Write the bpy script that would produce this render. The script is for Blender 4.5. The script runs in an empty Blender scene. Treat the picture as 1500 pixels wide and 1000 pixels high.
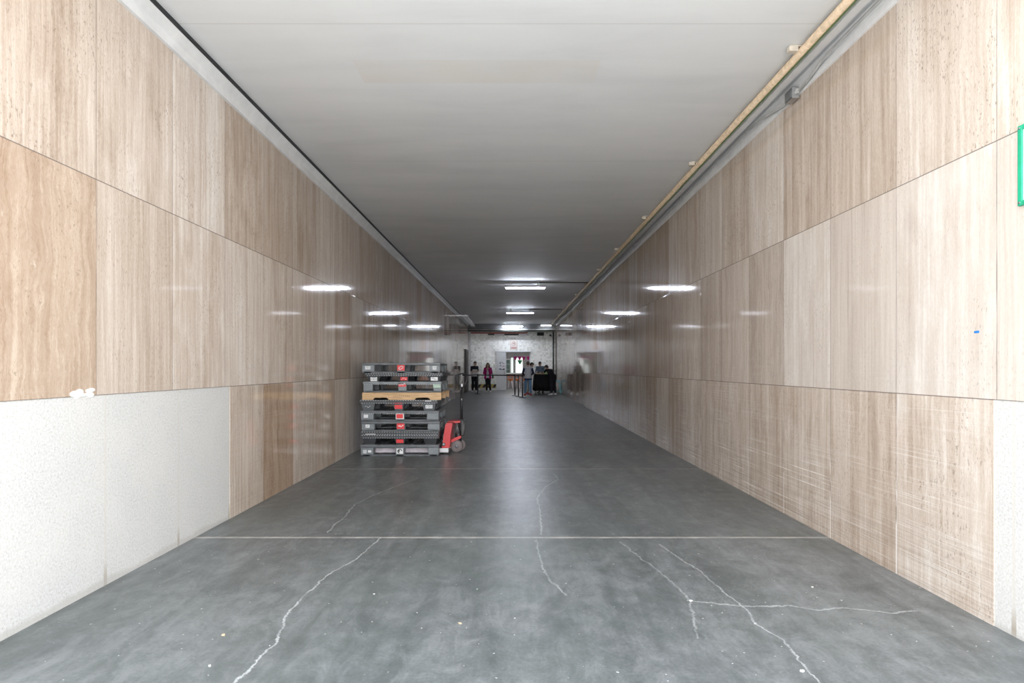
SKY, EXPO, LAMP, SUN = 9.5, 0.0, 150.0, 8.0
import bpy, bmesh, math, random
from mathutils import Vector, Matrix, Euler
random.seed(7)
SC = bpy.context.scene
COL = SC.collection
R = math.radians
PI = math.pi
F = 900.0; VX = 750.0; VY = 538.0; EYE = 1.4      # focal length in pixels of the 1500 x 1000 frame, horizon, eye height
def P(px, py, y):
    return Vector(((px - VX) * y / F, y, EYE - (py - VY) * y / F))

# ------------------------------------------------------------------ mesh helpers
def link(o):
    COL.objects.link(o); return o

class MB:
    def __init__(s): s.bm = bmesh.new()
    def _tf(s, vs, M):
        for v in vs: v.co = M @ v.co
    def box(s, c, d, rot=(0, 0, 0), bev=0.0, mi=0):
        r = bmesh.ops.create_cube(s.bm, size=1.0)
        vs = r['verts']
        M = Matrix.Translation(c) @ Euler(rot).to_matrix().to_4x4() @ Matrix.Diagonal((d[0], d[1], d[2], 1))
        s._tf(vs, M)
        fs = list({f for v in vs for f in v.link_faces})
        for f in fs: f.material_index = mi
        if bev > 0:
            es = list({e for v in vs for e in v.link_edges})
            rr = bmesh.ops.bevel(s.bm, geom=es, offset=bev, segments=2, affect='EDGES', profile=.5)
            for f in rr['faces']: f.material_index = mi
        return s
    def box2(s, a, b, bev=0.0, mi=0):
        c = [(a[i] + b[i]) / 2 for i in range(3)]; d = [abs(b[i] - a[i]) for i in range(3)]
        return s.box(c, d, bev=bev, mi=mi)
    def frustum(s, c0, d0, c1, d1, mi=0):
        vs = []
        for c, d in ((c0, d0), (c1, d1)):
            for sx, sy in ((-1, -1), (1, -1), (1, 1), (-1, 1)):
                vs.append(s.bm.verts.new((c[0] + sx * d[0] / 2, c[1] + sy * d[1] / 2, c[2])))
        fs = [(3, 2, 1, 0), (4, 5, 6, 7)] + [(i, (i + 1) % 4, (i + 1) % 4 + 4, i + 4) for i in range(4)]
        for f in fs:
            ff = s.bm.faces.new([vs[i] for i in f]); ff.material_index = mi
        return s
    def tube(s, pts, rad, n=10, mi=0, closed=False, cap=True):
        pts = [Vector(p) for p in pts]
        N = len(pts)
        rads = rad if isinstance(rad, (list, tuple)) else [rad] * N
        rings = []
        up = None
        for i, p in enumerate(pts):
            if closed: t = (pts[(i + 1) % N] - pts[i - 1])
            elif i == 0: t = pts[1] - pts[0]
            elif i == N - 1: t = pts[-1] - pts[-2]
            else: t = (pts[i + 1] - p).normalized() + (p - pts[i - 1]).normalized()
            t.normalize()
            if up is None:
                up = Vector((0, 0, 1)) if abs(t.z) < .9 else Vector((0, 1, 0))
            a = t.cross(up)
            if a.length < 1e-4: a = t.cross(Vector((1, 0, 0)))
            a.normalize(); b = a.cross(t).normalized(); up = b
            r = rads[i]
            rr = r if isinstance(r, (list, tuple)) else (r, r)
            rings.append([s.bm.verts.new(p + a * math.cos(2 * PI * k / n) * rr[0] + b * math.sin(2 * PI * k / n) * rr[1]) for k in range(n)])
        M = N if closed else N - 1
        for i in range(M):
            A = rings[i]; B = rings[(i + 1) % N]
            for k in range(n):
                f = s.bm.faces.new((A[k], A[(k + 1) % n], B[(k + 1) % n], B[k])); f.material_index = mi; f.smooth = True
        if cap and not closed:
            f = s.bm.faces.new(rings[0][::-1]); f.material_index = mi
            f = s.bm.faces.new(rings[-1]); f.material_index = mi
        return s
    def ell(s, c, r, rot=None, mi=0, u=14, v=9):
        rr = bmesh.ops.create_uvsphere(s.bm, u_segments=u, v_segments=v, radius=1.0)
        M = Matrix.Translation(c) @ (rot.to_4x4() if rot is not None else Matrix.Identity(4)) @ Matrix.Diagonal((r[0], r[1], r[2], 1))
        s._tf(rr['verts'], M)
        for vv in rr['verts']:
            for f in vv.link_faces: f.material_index = mi; f.smooth = True
        return s
    def lathe(s, prof, c=(0, 0, 0), n=24, axis='Z', mi=0, smooth=True):
        rings = []
        for (r, h) in prof:
            ring = []
            for k in range(n):
                a = 2 * PI * k / n
                if axis == 'Z': q = (r * math.cos(a), r * math.sin(a), h)
                elif axis == 'Y': q = (r * math.cos(a), h, r * math.sin(a))
                else: q = (h, r * math.cos(a), r * math.sin(a))
                ring.append(s.bm.verts.new(Vector(q) + Vector(c)))
            rings.append(ring)
        for A, B in zip(rings, rings[1:]):
            for k in range(n):
                f = s.bm.faces.new((A[k], A[(k + 1) % n], B[(k + 1) % n], B[k])); f.material_index = mi; f.smooth = smooth
        for rg in (rings[0], rings[-1]):
            f = s.bm.faces.new(rg); f.material_index = mi
        return s
    def prism(s, poly, lo, hi, plane='XZ', mi=0):
        """poly: 2d outline, extruded lo..hi along the third axis"""
        def q(p, h):
            if plane == 'XZ': return (p[0], h, p[1])
            if plane == 'YZ': return (h, p[0], p[1])
            return (p[0], p[1], h)
        A = [s.bm.verts.new(q(p, lo)) for p in poly]; B = [s.bm.verts.new(q(p, hi)) for p in poly]
        n = len(poly)
        fs = [s.bm.faces.new(A), s.bm.faces.new(B[::-1])]
        for k in range(n): fs.append(s.bm.faces.new((A[k], B[k], B[(k + 1) % n], A[(k + 1) % n])))
        for f in fs: f.material_index = mi
        return s
    def build(s, name, mat, parent=None, loc=(0, 0, 0), rz=0.0):
        bmesh.ops.recalc_face_normals(s.bm, faces=s.bm.faces[:])
        me = bpy.data.meshes.new(name); s.bm.to_mesh(me); s.bm.free()
        for m in (mat if isinstance(mat, (list, tuple)) else [mat]): me.materials.append(m)
        o = link(bpy.data.objects.new(name, me))
        o.location = loc; o.rotation_euler = (0, 0, rz)
        if parent: o.parent = parent
        return o

def tag(o, label=None, cat=None, group=None, kind=None):
    if label: o['label'] = label
    if cat: o['category'] = cat
    if group: o['group'] = group
    if kind: o['kind'] = kind
    return o
def thing(name, label, cat, loc=(0, 0, 0), rz=0.0, group=None):
    o = link(bpy.data.objects.new(name, None)); o.empty_display_size = .1
    o.location = loc; o.rotation_euler = (0, 0, rz)
    return tag(o, label, cat, group)
def struct(mb, name, mat, **k):
    return tag(mb.build(name, mat, **k), kind='structure')
def copy_tree(o, parent=None):
    c = o.copy(); COL.objects.link(c)
    if parent: c.parent = parent
    for ch in list(o.children): copy_tree(ch, c)
    return c

# ------------------------------------------------------------------ node helpers
class NT:
    def __init__(s, name):
        s.m = bpy.data.materials.new(name); s.m.use_nodes = True
        s.t = s.m.node_tree; s.b = s.t.nodes['Principled BSDF']
    def n(s, typ, **kw):
        x = s.t.nodes.new(typ)
        for k, v in kw.items(): setattr(x, k, v)
        return x
    def put(s, sock, v):
        if hasattr(v, 'default_value') and hasattr(v, 'is_linked'): s.t.links.new(v, sock)
        else:
            if isinstance(v, (tuple, list)) and sock.type == 'RGBA' and len(v) == 3: v = (*v, 1)
            sock.default_value = v
    def math(s, op, a, b=0.0, c=0.0, clamp=False):
        x = s.n('ShaderNodeMath', operation=op, use_clamp=clamp)
        s.put(x.inputs[0], a); s.put(x.inputs[1], b); s.put(x.inputs[2], c)
        return x.outputs[0]
    def xyz(s, x, y, z):
        c = s.n('ShaderNodeCombineXYZ'); s.put(c.inputs[0], x); s.put(c.inputs[1], y); s.put(c.inputs[2], z); return c.outputs[0]
    def sep(s, v):
        c = s.n('ShaderNodeSeparateXYZ'); s.put(c.inputs[0], v); return c.outputs
    def pos(s):
        return s.n('ShaderNodeTexCoord').outputs['Object']
    def noise(s, v, scale=5, detail=3, rough=.5, dist=0.0):
        x = s.n('ShaderNodeTexNoise'); s.put(x.inputs['Vector'], v)
        x.inputs['Scale'].default_value = scale; x.inputs['Detail'].default_value = detail
        x.inputs['Roughness'].default_value = rough; x.inputs['Distortion'].default_value = dist
        return x.outputs['Fac']
    def white(s, v):
        x = s.n('ShaderNodeTexWhiteNoise'); s.put(x.inputs['Vector'], v); return x.outputs
    def ramp(s, f, stops):
        x = s.n('ShaderNodeValToRGB'); s.put(x.inputs[0], f)
        e = x.color_ramp.elements
        while len(e) < len(stops): e.new(.5)
        for k, (p, c) in enumerate(stops):
            e[k].position = p; e[k].color = (c, c, c, 1) if isinstance(c, (int, float)) else (*c, 1)
        return x.outputs[0]
    def mix(s, f, a, b, mode='MIX'):
        x = s.n('ShaderNodeMix', data_type='RGBA', blend_type=mode)
        s.put(x.inputs[0], f); s.put(x.inputs[6], a); s.put(x.inputs[7], b); return x.outputs[2]
    def mapr(s, v, a, b, c=0.0, d=1.0):
        x = s.n('ShaderNodeMapRange'); s.put(x.inputs[0], v)
        for k, q in enumerate((a, b, c, d)): s.put(x.inputs[k + 1], q)
        return x.outputs[0]
    def bump(s, h, st=.3, dist=.01):
        x = s.n('ShaderNodeBump'); s.put(x.inputs['Height'], h); x.inputs['Strength'].default_value = st; x.inputs['Distance'].default_value = dist
        s.t.links.new(x.outputs[0], s.b.inputs['Normal'])
    def set(s, col=None, rough=None, metal=None, spec=None):
        if col is not None: s.put(s.b.inputs['Base Color'], col)
        if rough is not None: s.put(s.b.inputs['Roughness'], rough)
        if metal is not None: s.put(s.b.inputs['Metallic'], metal)
        if spec is not None: s.put(s.b.inputs['Specular IOR Level'], spec)
        return s.m

def plain(name, col, rough=.5, metal=0.0, var=.12, scale=12.0, spec=.5):
    t = NT(name)
    f = t.noise(t.pos(), scale, 4, .6)
    lo = tuple(c * (1 - var) for c in col); hi = tuple(min(1, c * (1 + var)) for c in col)
    return t.set(t.ramp(f, [(.3, lo), (.7, hi)]), rough, metal, spec)
def glow(name, col, st):
    t = NT(name); t.set((.8, .8, .8), .4)
    t.put(t.b.inputs['Emission Color'], col); t.b.inputs['Emission Strength'].default_value = st
    return t.m

# ------------------------------------------------------------------ materials of the shell
def travertine(name, phase, jrow, seed):
    t = NT(name)
    x, y, z = t.sep(t.pos())
    u = t.math('DIVIDE', t.math('SUBTRACT', y, phase), .865)
    iu = t.math('FLOOR', u); fu = t.math('FRACT', u)
    row = t.math('ADD', t.math('GREATER_THAN', z, 1.225), t.math('GREATER_THAN', z, jrow))
    w = t.white(t.xyz(iu, row, seed))
    rv = w[0]; rc = t.sep(w[1])
    # wavy warp of the veins, different in every slab
    warp = t.noise(t.xyz(t.math('MULTIPLY', y, 1.3), t.math('MULTIPLY', rv, 31.0), z), 2.2, 7, .62)
    amt = t.math('POWER', rc[0], 3.0)
    yw = t.math('ADD', y, t.math('MULTIPLY', t.math('SUBTRACT', warp, .5), t.math('MULTIPLY_ADD', amt, .26, .022)))
    fine = t.noise(t.xyz(t.math('MULTIPLY', yw, 34.0), t.math('MULTIPLY', rv, 57.0), t.math('MULTIPLY', z, .8)), 1.0, 9, .76, .1)
    wide = t.noise(t.xyz(t.math('MULTIPLY', yw, 5.5), t.math('MULTIPLY', rc[1], 57.0), t.math('MULTIPLY', z, .25)), 1.0, 4, .6, .1)
    grain = t.noise(t.xyz(t.math('MULTIPLY', yw, 3.0), rv, z), 42.0, 4, .7)
    v = t.math('ADD', t.math('MULTIPLY', fine, .48), t.math('MULTIPLY_ADD', wide, .34, t.math('MULTIPLY', grain, .18)))
    cloud = t.noise(t.xyz(t.math('MULTIPLY', yw, 7.0), t.math('MULTIPLY', rv, 23.0), t.math('MULTIPLY', z, 2.2)), 1.0, 9, .7, .5)
    v = t.math('ADD', v, t.math('MULTIPLY', t.math('SUBTRACT', cloud, .5), t.math('MULTIPLY_ADD', rc[1], .30, .12)))
    v = t.math('ADD', v, t.math('MULTIPLY', t.math('SUBTRACT', rc[2], .5), .14))
    col = t.ramp(v, [(.30, (.31, .225, .165)), (.42, (.475, .38, .305)), (.53, (.60, .51, .435)), (.66, (.765, .705, .645))])
    col = t.mix(t.math('MULTIPLY', t.mapr(rc[0], .55, 1.0), GOLD if seed < 5 else .12), col, (.62, .44, .27), 'MULTIPLY')
    # pits stretched along the veins
    pit = t.noise(t.xyz(t.math('MULTIPLY', yw, 90.0), rv, t.math('MULTIPLY', z, 34.0)), 1.0, 3, .6)
    pm = t.mapr(pit, .60, .66)
    patch = t.mapr(t.noise(t.xyz(t.math('MULTIPLY', yw, 2.4), rv, t.math('MULTIPLY', z, 1.2)), 1.0, 3, .6), .44, .60)
    pm = t.math('MULTIPLY', pm, t.math('MULTIPLY_ADD', patch, .60, .10))
    col = t.mix(pm, col, (.22, .165, .12))
    fl = t.mapr(t.noise(t.xyz(t.math('MULTIPLY', yw, 48.0), 5.0, t.math('MULTIPLY', z, 9.0)), 1.0, 5, .7), .62, .72)
    col = t.mix(t.math('MULTIPLY', fl, .40), col, (.84, .80, .74))
    # scuffs from carts: pale horizontal scratches low on the wall, dirty streaks near the foot
    sc = t.noise(t.xyz(t.math('MULTIPLY', y, .7), 3.0 + seed, t.math('MULTIPLY', z, 70.0)), 1.0, 6, .75)
    low = t.math('MULTIPLY', t.mapr(z, 1.7, .35), t.mapr(t.noise(t.xyz(y, seed, z), 1.1, 3, .6), .38, .62))
    scm = t.math('MULTIPLY', t.mapr(sc, .52, .64), t.math('MULTIPLY', low, .85 if seed > 5 else .18))
    col = t.mix(scm, col, (.80, .76, .71))
    sd = t.noise(t.xyz(t.math('MULTIPLY', y, .6), 9.0 + seed, t.math('MULTIPLY', z, 55.0)), 1.0, 6, .75)
    foot = t.math('MULTIPLY', t.mapr(z, .55, .12), t.mapr(sd, .48, .62))
    col = t.mix(t.math('MULTIPLY', foot, .45 if seed > 5 else .15), col, (.26, .19, .14))
    # joints
    ju = t.math('MINIMUM', fu, t.math('SUBTRACT', 1.0, fu))
    jv = t.math('LESS_THAN', ju, .0035)
    jn = t.mapr(t.noise(t.xyz(iu, t.math('MULTIPLY', z, 2.0), row), 2.0, 2), .35, .6)
    jl = t.math('MINIMUM', t.math('ABSOLUTE', t.math('SUBTRACT', z, 1.225)), t.math('ABSOLUTE', t.math('SUBTRACT', z, jrow)))
    jh = t.math('LESS_THAN', jl, .0032)
    j = t.math('MAXIMUM', t.math('MULTIPLY', jv, t.math('MULTIPLY_ADD', jn, .6, .2)), t.math('MULTIPLY', jh, .8))
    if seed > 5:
        mid = t.math('MULTIPLY', t.math('LESS_THAN', t.math('ABSOLUTE', t.math('SUBTRACT', row, 1.0)), .5), t.mapr(y, 11.0, 4.0, 0.0, .34))  # whitish daylight haze painted into the middle course, fading deeper in
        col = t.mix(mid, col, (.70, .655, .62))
    col = t.mix(j, col, (.13, .11, .10))
    if seed > 5:
        gr = t.math('MULTIPLY', t.math('LESS_THAN', ju, .0055), t.mapr(t.math('ADD', z, t.math('MULTIPLY', jn, .5)), .85, .70))
        col = t.mix(gr, col, (.80, .77, .73))
    rough = t.math('ADD', t.mapr(fine, .3, .7, .035, .085), t.math('MULTIPLY', scm, .4))
    t.bump(t.math('SUBTRACT', t.math('MULTIPLY', fine, .15), t.math('MULTIPLY', j, 1.0)), .06, .004)
    return t.set(col, rough, 0, .5)

def pale_stone(name, seed):
    t = NT(name)
    p = t.pos(); x, y, z = t.sep(p)
    a = t.noise(p, 75, 6, .75); b = t.noise(p, 2.2, 5, .6); c = t.noise(p, 120, 2, .5)
    col = t.ramp(a, [(.30, (.36, .34, .315)), (.43, (.56, .55, .53)), (.60, (.66, .655, .645))])
    col = t.mix(t.math('MULTIPLY', t.mapr(c, .58, .68), .35), col, (.52, .48, .44))
    col = t.mix(t.math('MULTIPLY', t.mapr(b, .45, .75), .25), col, (.80, .74, .69))
    fu = t.math('FRACT', t.math('DIVIDE', t.math('SUBTRACT', y, seed), .865))
    ju = t.math('MINIMUM', fu, t.math('SUBTRACT', 1.0, fu))
    j = t.math('MULTIPLY', t.math('LESS_THAN', ju, .011), .45)
    col = t.mix(j, col, (.60, .55, .48))
    drip = t.math('MULTIPLY', t.math('LESS_THAN', ju, .018), t.mapr(z, .16, .03))
    col = t.mix(drip, col, (.38, .33, .27))
    edge = t.math('MULTIPLY', t.mapr(t.math('ADD', z, t.math('MULTIPLY', t.math('SUBTRACT', b, .5), .12)), .05, .02), .6)
    col = t.mix(edge, col, (.45, .43, .40))
    t.bump(a, .15, .004)
    return t.set(col, .55)

def crack_curve(t, src, lo, hi, pts, flip=False):
    """a float curve through the measured points of one crack: x as a function of y"""
    c = t.n('ShaderNodeFloatCurve')
    t.put(c.inputs['Value'], t.mapr(src, lo, hi))
    cv = c.mapping.curves[0]
    while len(cv.points) < len(pts): cv.points.new(.5, .5)
    for k, (a, b) in enumerate(pts):
        cv.points[k].location = (a, b); cv.points[k].handle_type = 'VECTOR'
    c.mapping.update()
    return c.outputs[0]

def floor_mat():
    t = NT('dark_polished_concrete')
    p = t.pos(); x, y, z = t.sep(p)
    big = t.noise(p, .7, 4, .6); mid = t.noise(p, 6.0, 9, .72, .2); fin = t.noise(p, 55, 8, .82)
    drag = t.noise(t.xyz(t.math('MULTIPLY', x, 5.0), t.math('MULTIPLY', y, .35), 0.0), 1.0, 4, .6, .6)
    v = t.math('ADD', t.math('ADD', t.math('MULTIPLY', big, .20), t.math('MULTIPLY', mid, .26)), t.math('ADD', t.math('MULTIPLY', fin, .30), t.math('MULTIPLY', drag, .24)))
    col = t.ramp(v, [(.39, FLO), (.50, FMD), (.61, FHI)])
    swirl = t.noise(t.xyz(t.math('MULTIPLY', x, 1.6), t.math('MULTIPLY', y, .8), 11.0), 3.2, 10, .74, 1.1)
    col = t.mix(t.math('MULTIPLY', t.mapr(swirl, .38, .50, 1.0, 0.0), .40), col, (.062, .070, .070))
    col = t.mix(t.math('MULTIPLY', t.mapr(swirl, .52, .66), .38), col, (.30, .31, .32))
    # greener, older coating toward both sides and in patches
    g = t.mapr(t.noise(t.xyz(x, y, 7.0), .8, 6, .65), .40, .70)
    col = t.mix(t.math('MULTIPLY', g, .45), col, FGR)
    # scuffed dull marks
    m = t.mapr(t.noise(t.xyz(t.math('MULTIPLY', x, 2.0), t.math('MULTIPLY', y, .9), 3.0), 2.2, 10, .80, .6), .50, .80)
    col = t.mix(t.math('MULTIPLY', m, .24), col, (.36, .37, .38))
    # cracks
    wob = t.math('MULTIPLY', t.math('SUBTRACT', t.noise(p, 7.0, 9, .78), .5), .11)
    CR = CRACKS
    tot = None
    for k, (fx, pix, st, wd) in enumerate(CR):
        q = []
        for (a, b) in pix:
            yy = EYE * F / (b - VY); q.append(((a - VX) * yy / F, yy))
        if fx: q = [(b, a) for (a, b) in q]            # x -> y
        q.sort(key=lambda e: e[1])
        lo, hi = q[0][1], q[-1][1]
        mn = min(e[0] for e in q) - .01; mx = max(e[0] for e in q) + .01
        pts = [((e[1] - lo) / (hi - lo), (e[0] - mn) / (mx - mn)) for e in q]
        src, oth = (x, y) if fx else (y, x)
        cv = crack_curve(t, src, lo, hi, pts)
        cv = t.math('MULTIPLY_ADD', cv, mx - mn, mn)
        d = t.math('ABSOLUTE', t.math('SUBTRACT', t.math('ADD', oth, wob), cv))
        mk = t.mapr(d, wd, wd * .3)
        inr = t.math('MULTIPLY', t.math('GREATER_THAN', src, lo), t.math('LESS_THAN', src, hi))
        mk = t.math('MULTIPLY', mk, t.math('MULTIPLY', inr, st))
        tot = mk if tot is None else t.math('MAXIMUM', tot, mk)
    gap = t.mapr(t.noise(p, 5.0, 3, .6), .30, .55, .35, 1.0)
    tot = t.math('MULTIPLY', tot, gap)
    col = t.mix(tot, col, (.55, .56, .56))
    # pour joints across the passage, worn pale along their edges
    yj = t.math('SUBTRACT', y, 5.06)
    fj = t.math('SUBTRACT', t.math('FRACT', t.math('ADD', t.math('DIVIDE', yj, 3.43), .5)), .5)
    dj = t.math('ABSOLUTE', t.math('MULTIPLY_ADD', fj, 3.43, t.math('MULTIPLY', t.math('SUBTRACT', mid, .5), .02)))
    jn = t.mapr(t.noise(t.xyz(t.math('MULTIPLY', x, 1.5), 0.0, t.math('ROUND', t.math('DIVIDE', yj, 3.43))), 2.5, 3, .6), .32, .6, .25, 1.0)
    jm = t.math('MULTIPLY', t.mapr(t.math('MULTIPLY_ADD', t.math('SUBTRACT', fin, .5), .05, dj), .030, .008), jn)
    col = t.mix(t.math('MULTIPLY', jm, .85), col, (.56, .53, .49))
    # paint flecks
    sp = t.noise(p, 38, 1, .4)
    spm = t.math('MULTIPLY', t.mapr(sp, .765, .785), .8)
    col = t.mix(spm, col, (.70, .69, .67))
    rough = t.math('MULTIPLY_ADD', t.math('MAXIMUM', tot, jm), .2, .35)
    return t.set(col, rough, 0, .4)
GOLD = .62
FLO, FMD, FHI, FGR = (.070, .080, .080), (.142, .152, .155), (.245, .255, .260), (.105, .128, .114)
CRACKS = [
    (0, [(345, 1000), (405, 940), (418, 905), (430, 888), (470, 850), (496, 832), (520, 820), (558, 787)], .75, .0075),
    (0, [(480, 780), (490, 768), (505, 757), (518, 740), (540, 728), (580, 712), (612, 700)], .6, .009),
    (0, [(793, 783), (791, 750), (787, 728), (800, 712), (818, 702), (812, 694)], .65, .010),
    (0, [(785, 790), (791, 820), (797, 838), (812, 855), (832, 872)], .5, .009),
    (0, [(908, 793), (940, 818), (957, 830), (985, 853), (1007, 873), (1016, 905), (1022, 935)], .42, .009),
    (0, [(967, 797), (1000, 820), (1027, 837), (1055, 862), (1087, 887), (1110, 915), (1147, 937), (1175, 970), (1202, 1000)], .6, .0075),
    (1, [(1007, 880), (1087, 887), (1160, 887), (1195, 893), (1233, 890), (1300, 897), (1345, 895)], .6, .010),
]

def ceiling_mat():
    t = NT('painted_plaster_ceiling')
    p = t.pos(); x, y, z = t.sep(p)
    a = t.noise(t.xyz(t.math('MULTIPLY', x, .5), t.math('MULTIPLY', y, 2.2), 0.0), 1.0, 5, .62, .5)
    b = t.noise(p, .6, 3, .5)
    col = t.ramp(t.math('ADD', t.math('MULTIPLY', a, .6), t.math('MULTIPLY', b, .4)), [(.34, (.745, .765, .785)), (.5, (.80, .82, .84)), (.66, (.84, .855, .87))])
    # a repaired strip, slightly beige
    ins = t.math('MULTIPLY', t.math('GREATER_THAN', y, 5.20), t.math('LESS_THAN', y, 5.62))
    insx = t.math('MULTIPLY', t.math('GREATER_THAN', x, -1.35), t.math('LESS_THAN', x, .75))
    col = t.mix(t.math('MULTIPLY', t.math('MULTIPLY', ins, insx), t.mapr(t.noise(p, 1.5, 3), .3, .6, .15, .5)), col, (.78, .74, .69))
    ch = t.mapr(t.noise(t.xyz(t.math('MULTIPLY', x, 3.0), t.math('MULTIPLY', y, 7.0), 2.0), 2.6, 2, .45), .785, .80)
    col = t.mix(t.math('MULTIPLY', ch, .8), col, (.95, .94, .92))
    sh = t.math('ABSOLUTE', t.math('SUBTRACT', t.math('FRACT', t.math('DIVIDE', y, 3.1)), .5))
    col = t.mix(t.math('MULTIPLY', t.math('LESS_THAN', sh, .0025), .25), col, (.45, .44, .43))
    t.bump(a, .12, .01)
    return t.set(col, t.mapr(b, .3, .7, .60, .66), 0, .25)

def glazed_tile():
    t = NT('glazed_white_tile')
    x, y, z = t.sep(t.pos())
    ux = t.math('DIVIDE', x, .115); uz = t.math('DIVIDE', z, .115)
    w = t.white(t.xyz(t.math('FLOOR', ux), t.math('FLOOR', uz), 2.0))[0]
    fx = t.math('FRACT', ux); fz = t.math('FRACT', uz)
    ex = t.math('MINIMUM', fx, t.math('SUBTRACT', 1.0, fx)); ez = t.math('MINIMUM', fz, t.math('SUBTRACT', 1.0, fz))
    g = t.math('LESS_THAN', t.math('MINIMUM', ex, ez), .035)
    n = t.noise(t.xyz(x, 0.0, z), 9, 4, .6)
    col = t.ramp(t.math('ADD', t.math('MULTIPLY', w, .5), t.math('MULTIPLY', n, .5)), [(.2, (.56, .57, .52)), (.5, (.80, .81, .765)), (.8, (.90, .91, .87))])
    col = t.mix(g, col, (.64, .64, .60))
    t.bump(t.math('SUBTRACT', 1.0, g), .2, .004)
    return t.set(col, .18)
# ------------------------------------------------------------------ the passage
HW = 2.61; Y0 = 2.4; Y1 = 37.5; CEIL = 4.0; WT = 3.86
M = {}
M['paint'] = plain('pale_grey_paint', (.74, .745, .75), .5, var=.08, scale=6)
M['dark_gap'] = plain('flat_black', (.02, .02, .022), .6)
M['outside'] = plain('pale_forecourt_paving', (.50, .49, .47), .7, scale=3)
M['soffit'] = plain('grey_beam_paint', (.17, .175, .175), .65, scale=4)
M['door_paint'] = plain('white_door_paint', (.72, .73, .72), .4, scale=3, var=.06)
M['dark_door'] = plain('dark_brown_door', (.045, .04, .038), .5)
M['room'] = plain('inner_room_wall', (.50, .49, .50), .6, scale=2)
trvL = travertine('travertine_slabs', 3.857, 2.58, 1.0)
trvR = travertine('travertine_slabs_scuffed', 3.308, 2.62, 9.0)

b = MB()
b.box2((-HW - .3, Y0, -.25), (HW + .3, Y1 + .2, 0)); struct(b, 'floor', floor_mat())
b = MB(); b.box2((-HW - .3, Y0, CEIL), (HW + .3, Y1 + .2, CEIL + .3)); struct(b, 'ceiling', ceiling_mat())
# left wall: travertine slabs, the lowest course near the mouth is pale stone up to y = 5.69
EL = 5.69
b = MB()
b.box2((-HW - .3, Y0, 1.225), (-HW, EL, CEIL))
b.box2((-HW - .3, EL, 0), (-HW, Y1, CEIL))
b.box2((-HW - .3, Y0, 0), (-HW - .004, EL, 1.2245), mi=1)
struct(b, 'wall_left', [trvL, pale_stone('pale_pitted_stone', 3.95)])
ER = 3.33
b = MB()
b.box2((HW, Y0, 1.225), (HW + .3, ER, CEIL))
b.box2((HW, ER, 0), (HW + .3, Y1, CEIL))
b.box2((HW + .004, Y0, 0), (HW + .3, ER, 1.2245), mi=1)
struct(b, 'wall_right', [trvR, pale_stone('pale_pitted_stone_right', 3.2)])
# ledge between the stone and the ceiling: upright strip, sloped cove, black strip put in as the shade of the gap
b = MB(); b.prism([(-HW, 3.825), (-HW + .022, 3.83), (-HW + .022, 3.905), (-HW + .075, 3.965), (-HW + .075, CEIL), (-HW, CEIL)], Y0, Y1 - 1.2)
struct(b, 'trim_1', M['paint'])
b = MB(); b.box2((-HW + .068, Y0, 3.968), (-HW + .088, Y1 - 1.2, CEIL)); struct(b, 'trim_2', M['dark_gap'])
b = MB(); b.prism([(HW, 3.87), (HW - .015, 3.875), (HW - .015, 3.945), (HW - .06, 3.972), (HW - .06, CEIL), (HW, CEIL)], Y0, Y1 - 1.2)
struct(b, 'trim_3', M['paint'])
# far wall with the doorway
DX0, DX1, DZ = -.37, 1.09, 2.37
b = MB()
b.box2((-HW, Y1, 0), (DX0, Y1 + .2, CEIL)); b.box2((DX1, Y1, 0), (HW, Y1 + .2, CEIL)); b.box2((DX0, Y1, DZ), (DX1, Y1 + .2, CEIL))
struct(b, 'wall_back', glazed_tile())
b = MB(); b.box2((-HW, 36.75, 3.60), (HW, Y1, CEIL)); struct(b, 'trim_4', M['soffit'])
b = MB()
b.box2((DX0 - .05, Y1 - .02, 0), (DX0 + .02, Y1 + .21, DZ + .05)); b.box2((DX1 - .02, Y1 - .02, 0), (DX1 + .05, Y1 + .21, DZ + .05)); b.box2((DX0, Y1 - .02, DZ - .02), (DX1, Y1 + .21, DZ + .05))
struct(b, 'trim_5', M['paint'])
# sliding door leaf standing open beside the doorway
d1 = struct(MB().box2((-.96, Y1 - .085, .015), (-.40, Y1 - .035, 2.33), bev=.006), 'door_1', M['door_paint'])
b = MB().box2((-1.03, Y1 - .10, 2.34), (1.2, Y1 - .03, 2.40)).build('door_track', M['paint'], d1)
b = MB(); b.tube([(-.45, Y1 - .085, 1.0), (-.45, Y1 - .13, 1.02), (-.45, Y1 - .13, 1.2), (-.45, Y1 - .085, 1.22)], .012); b.build('door_handle', plain('steel', (.5, .5, .52), .3, 1.0), d1)
# dark side door in the left wall near the corner
d2 = struct(MB().box2((-HW + .001, 34.3, .01), (-HW + .05, 35.5, 2.32), bev=.008), 'door_2', M['dark_door'])
b = MB(); b.box2((-HW, 34.2, 0), (-HW + .07, 34.3, 2.42)); b.box2((-HW, 35.5, 0), (-HW + .07, 35.6, 2.42)); b.box2((-HW, 34.3, 2.32), (-HW + .07, 35.5, 2.42)); b.build('door_frame', M['dark_door'], d2)
# pale corner post
b = MB(); b.box2((-HW, Y1 - .14, 0), (-HW + .11, Y1, 3.6), bev=.01); struct(b, 'trim_6', M['paint'])
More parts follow.
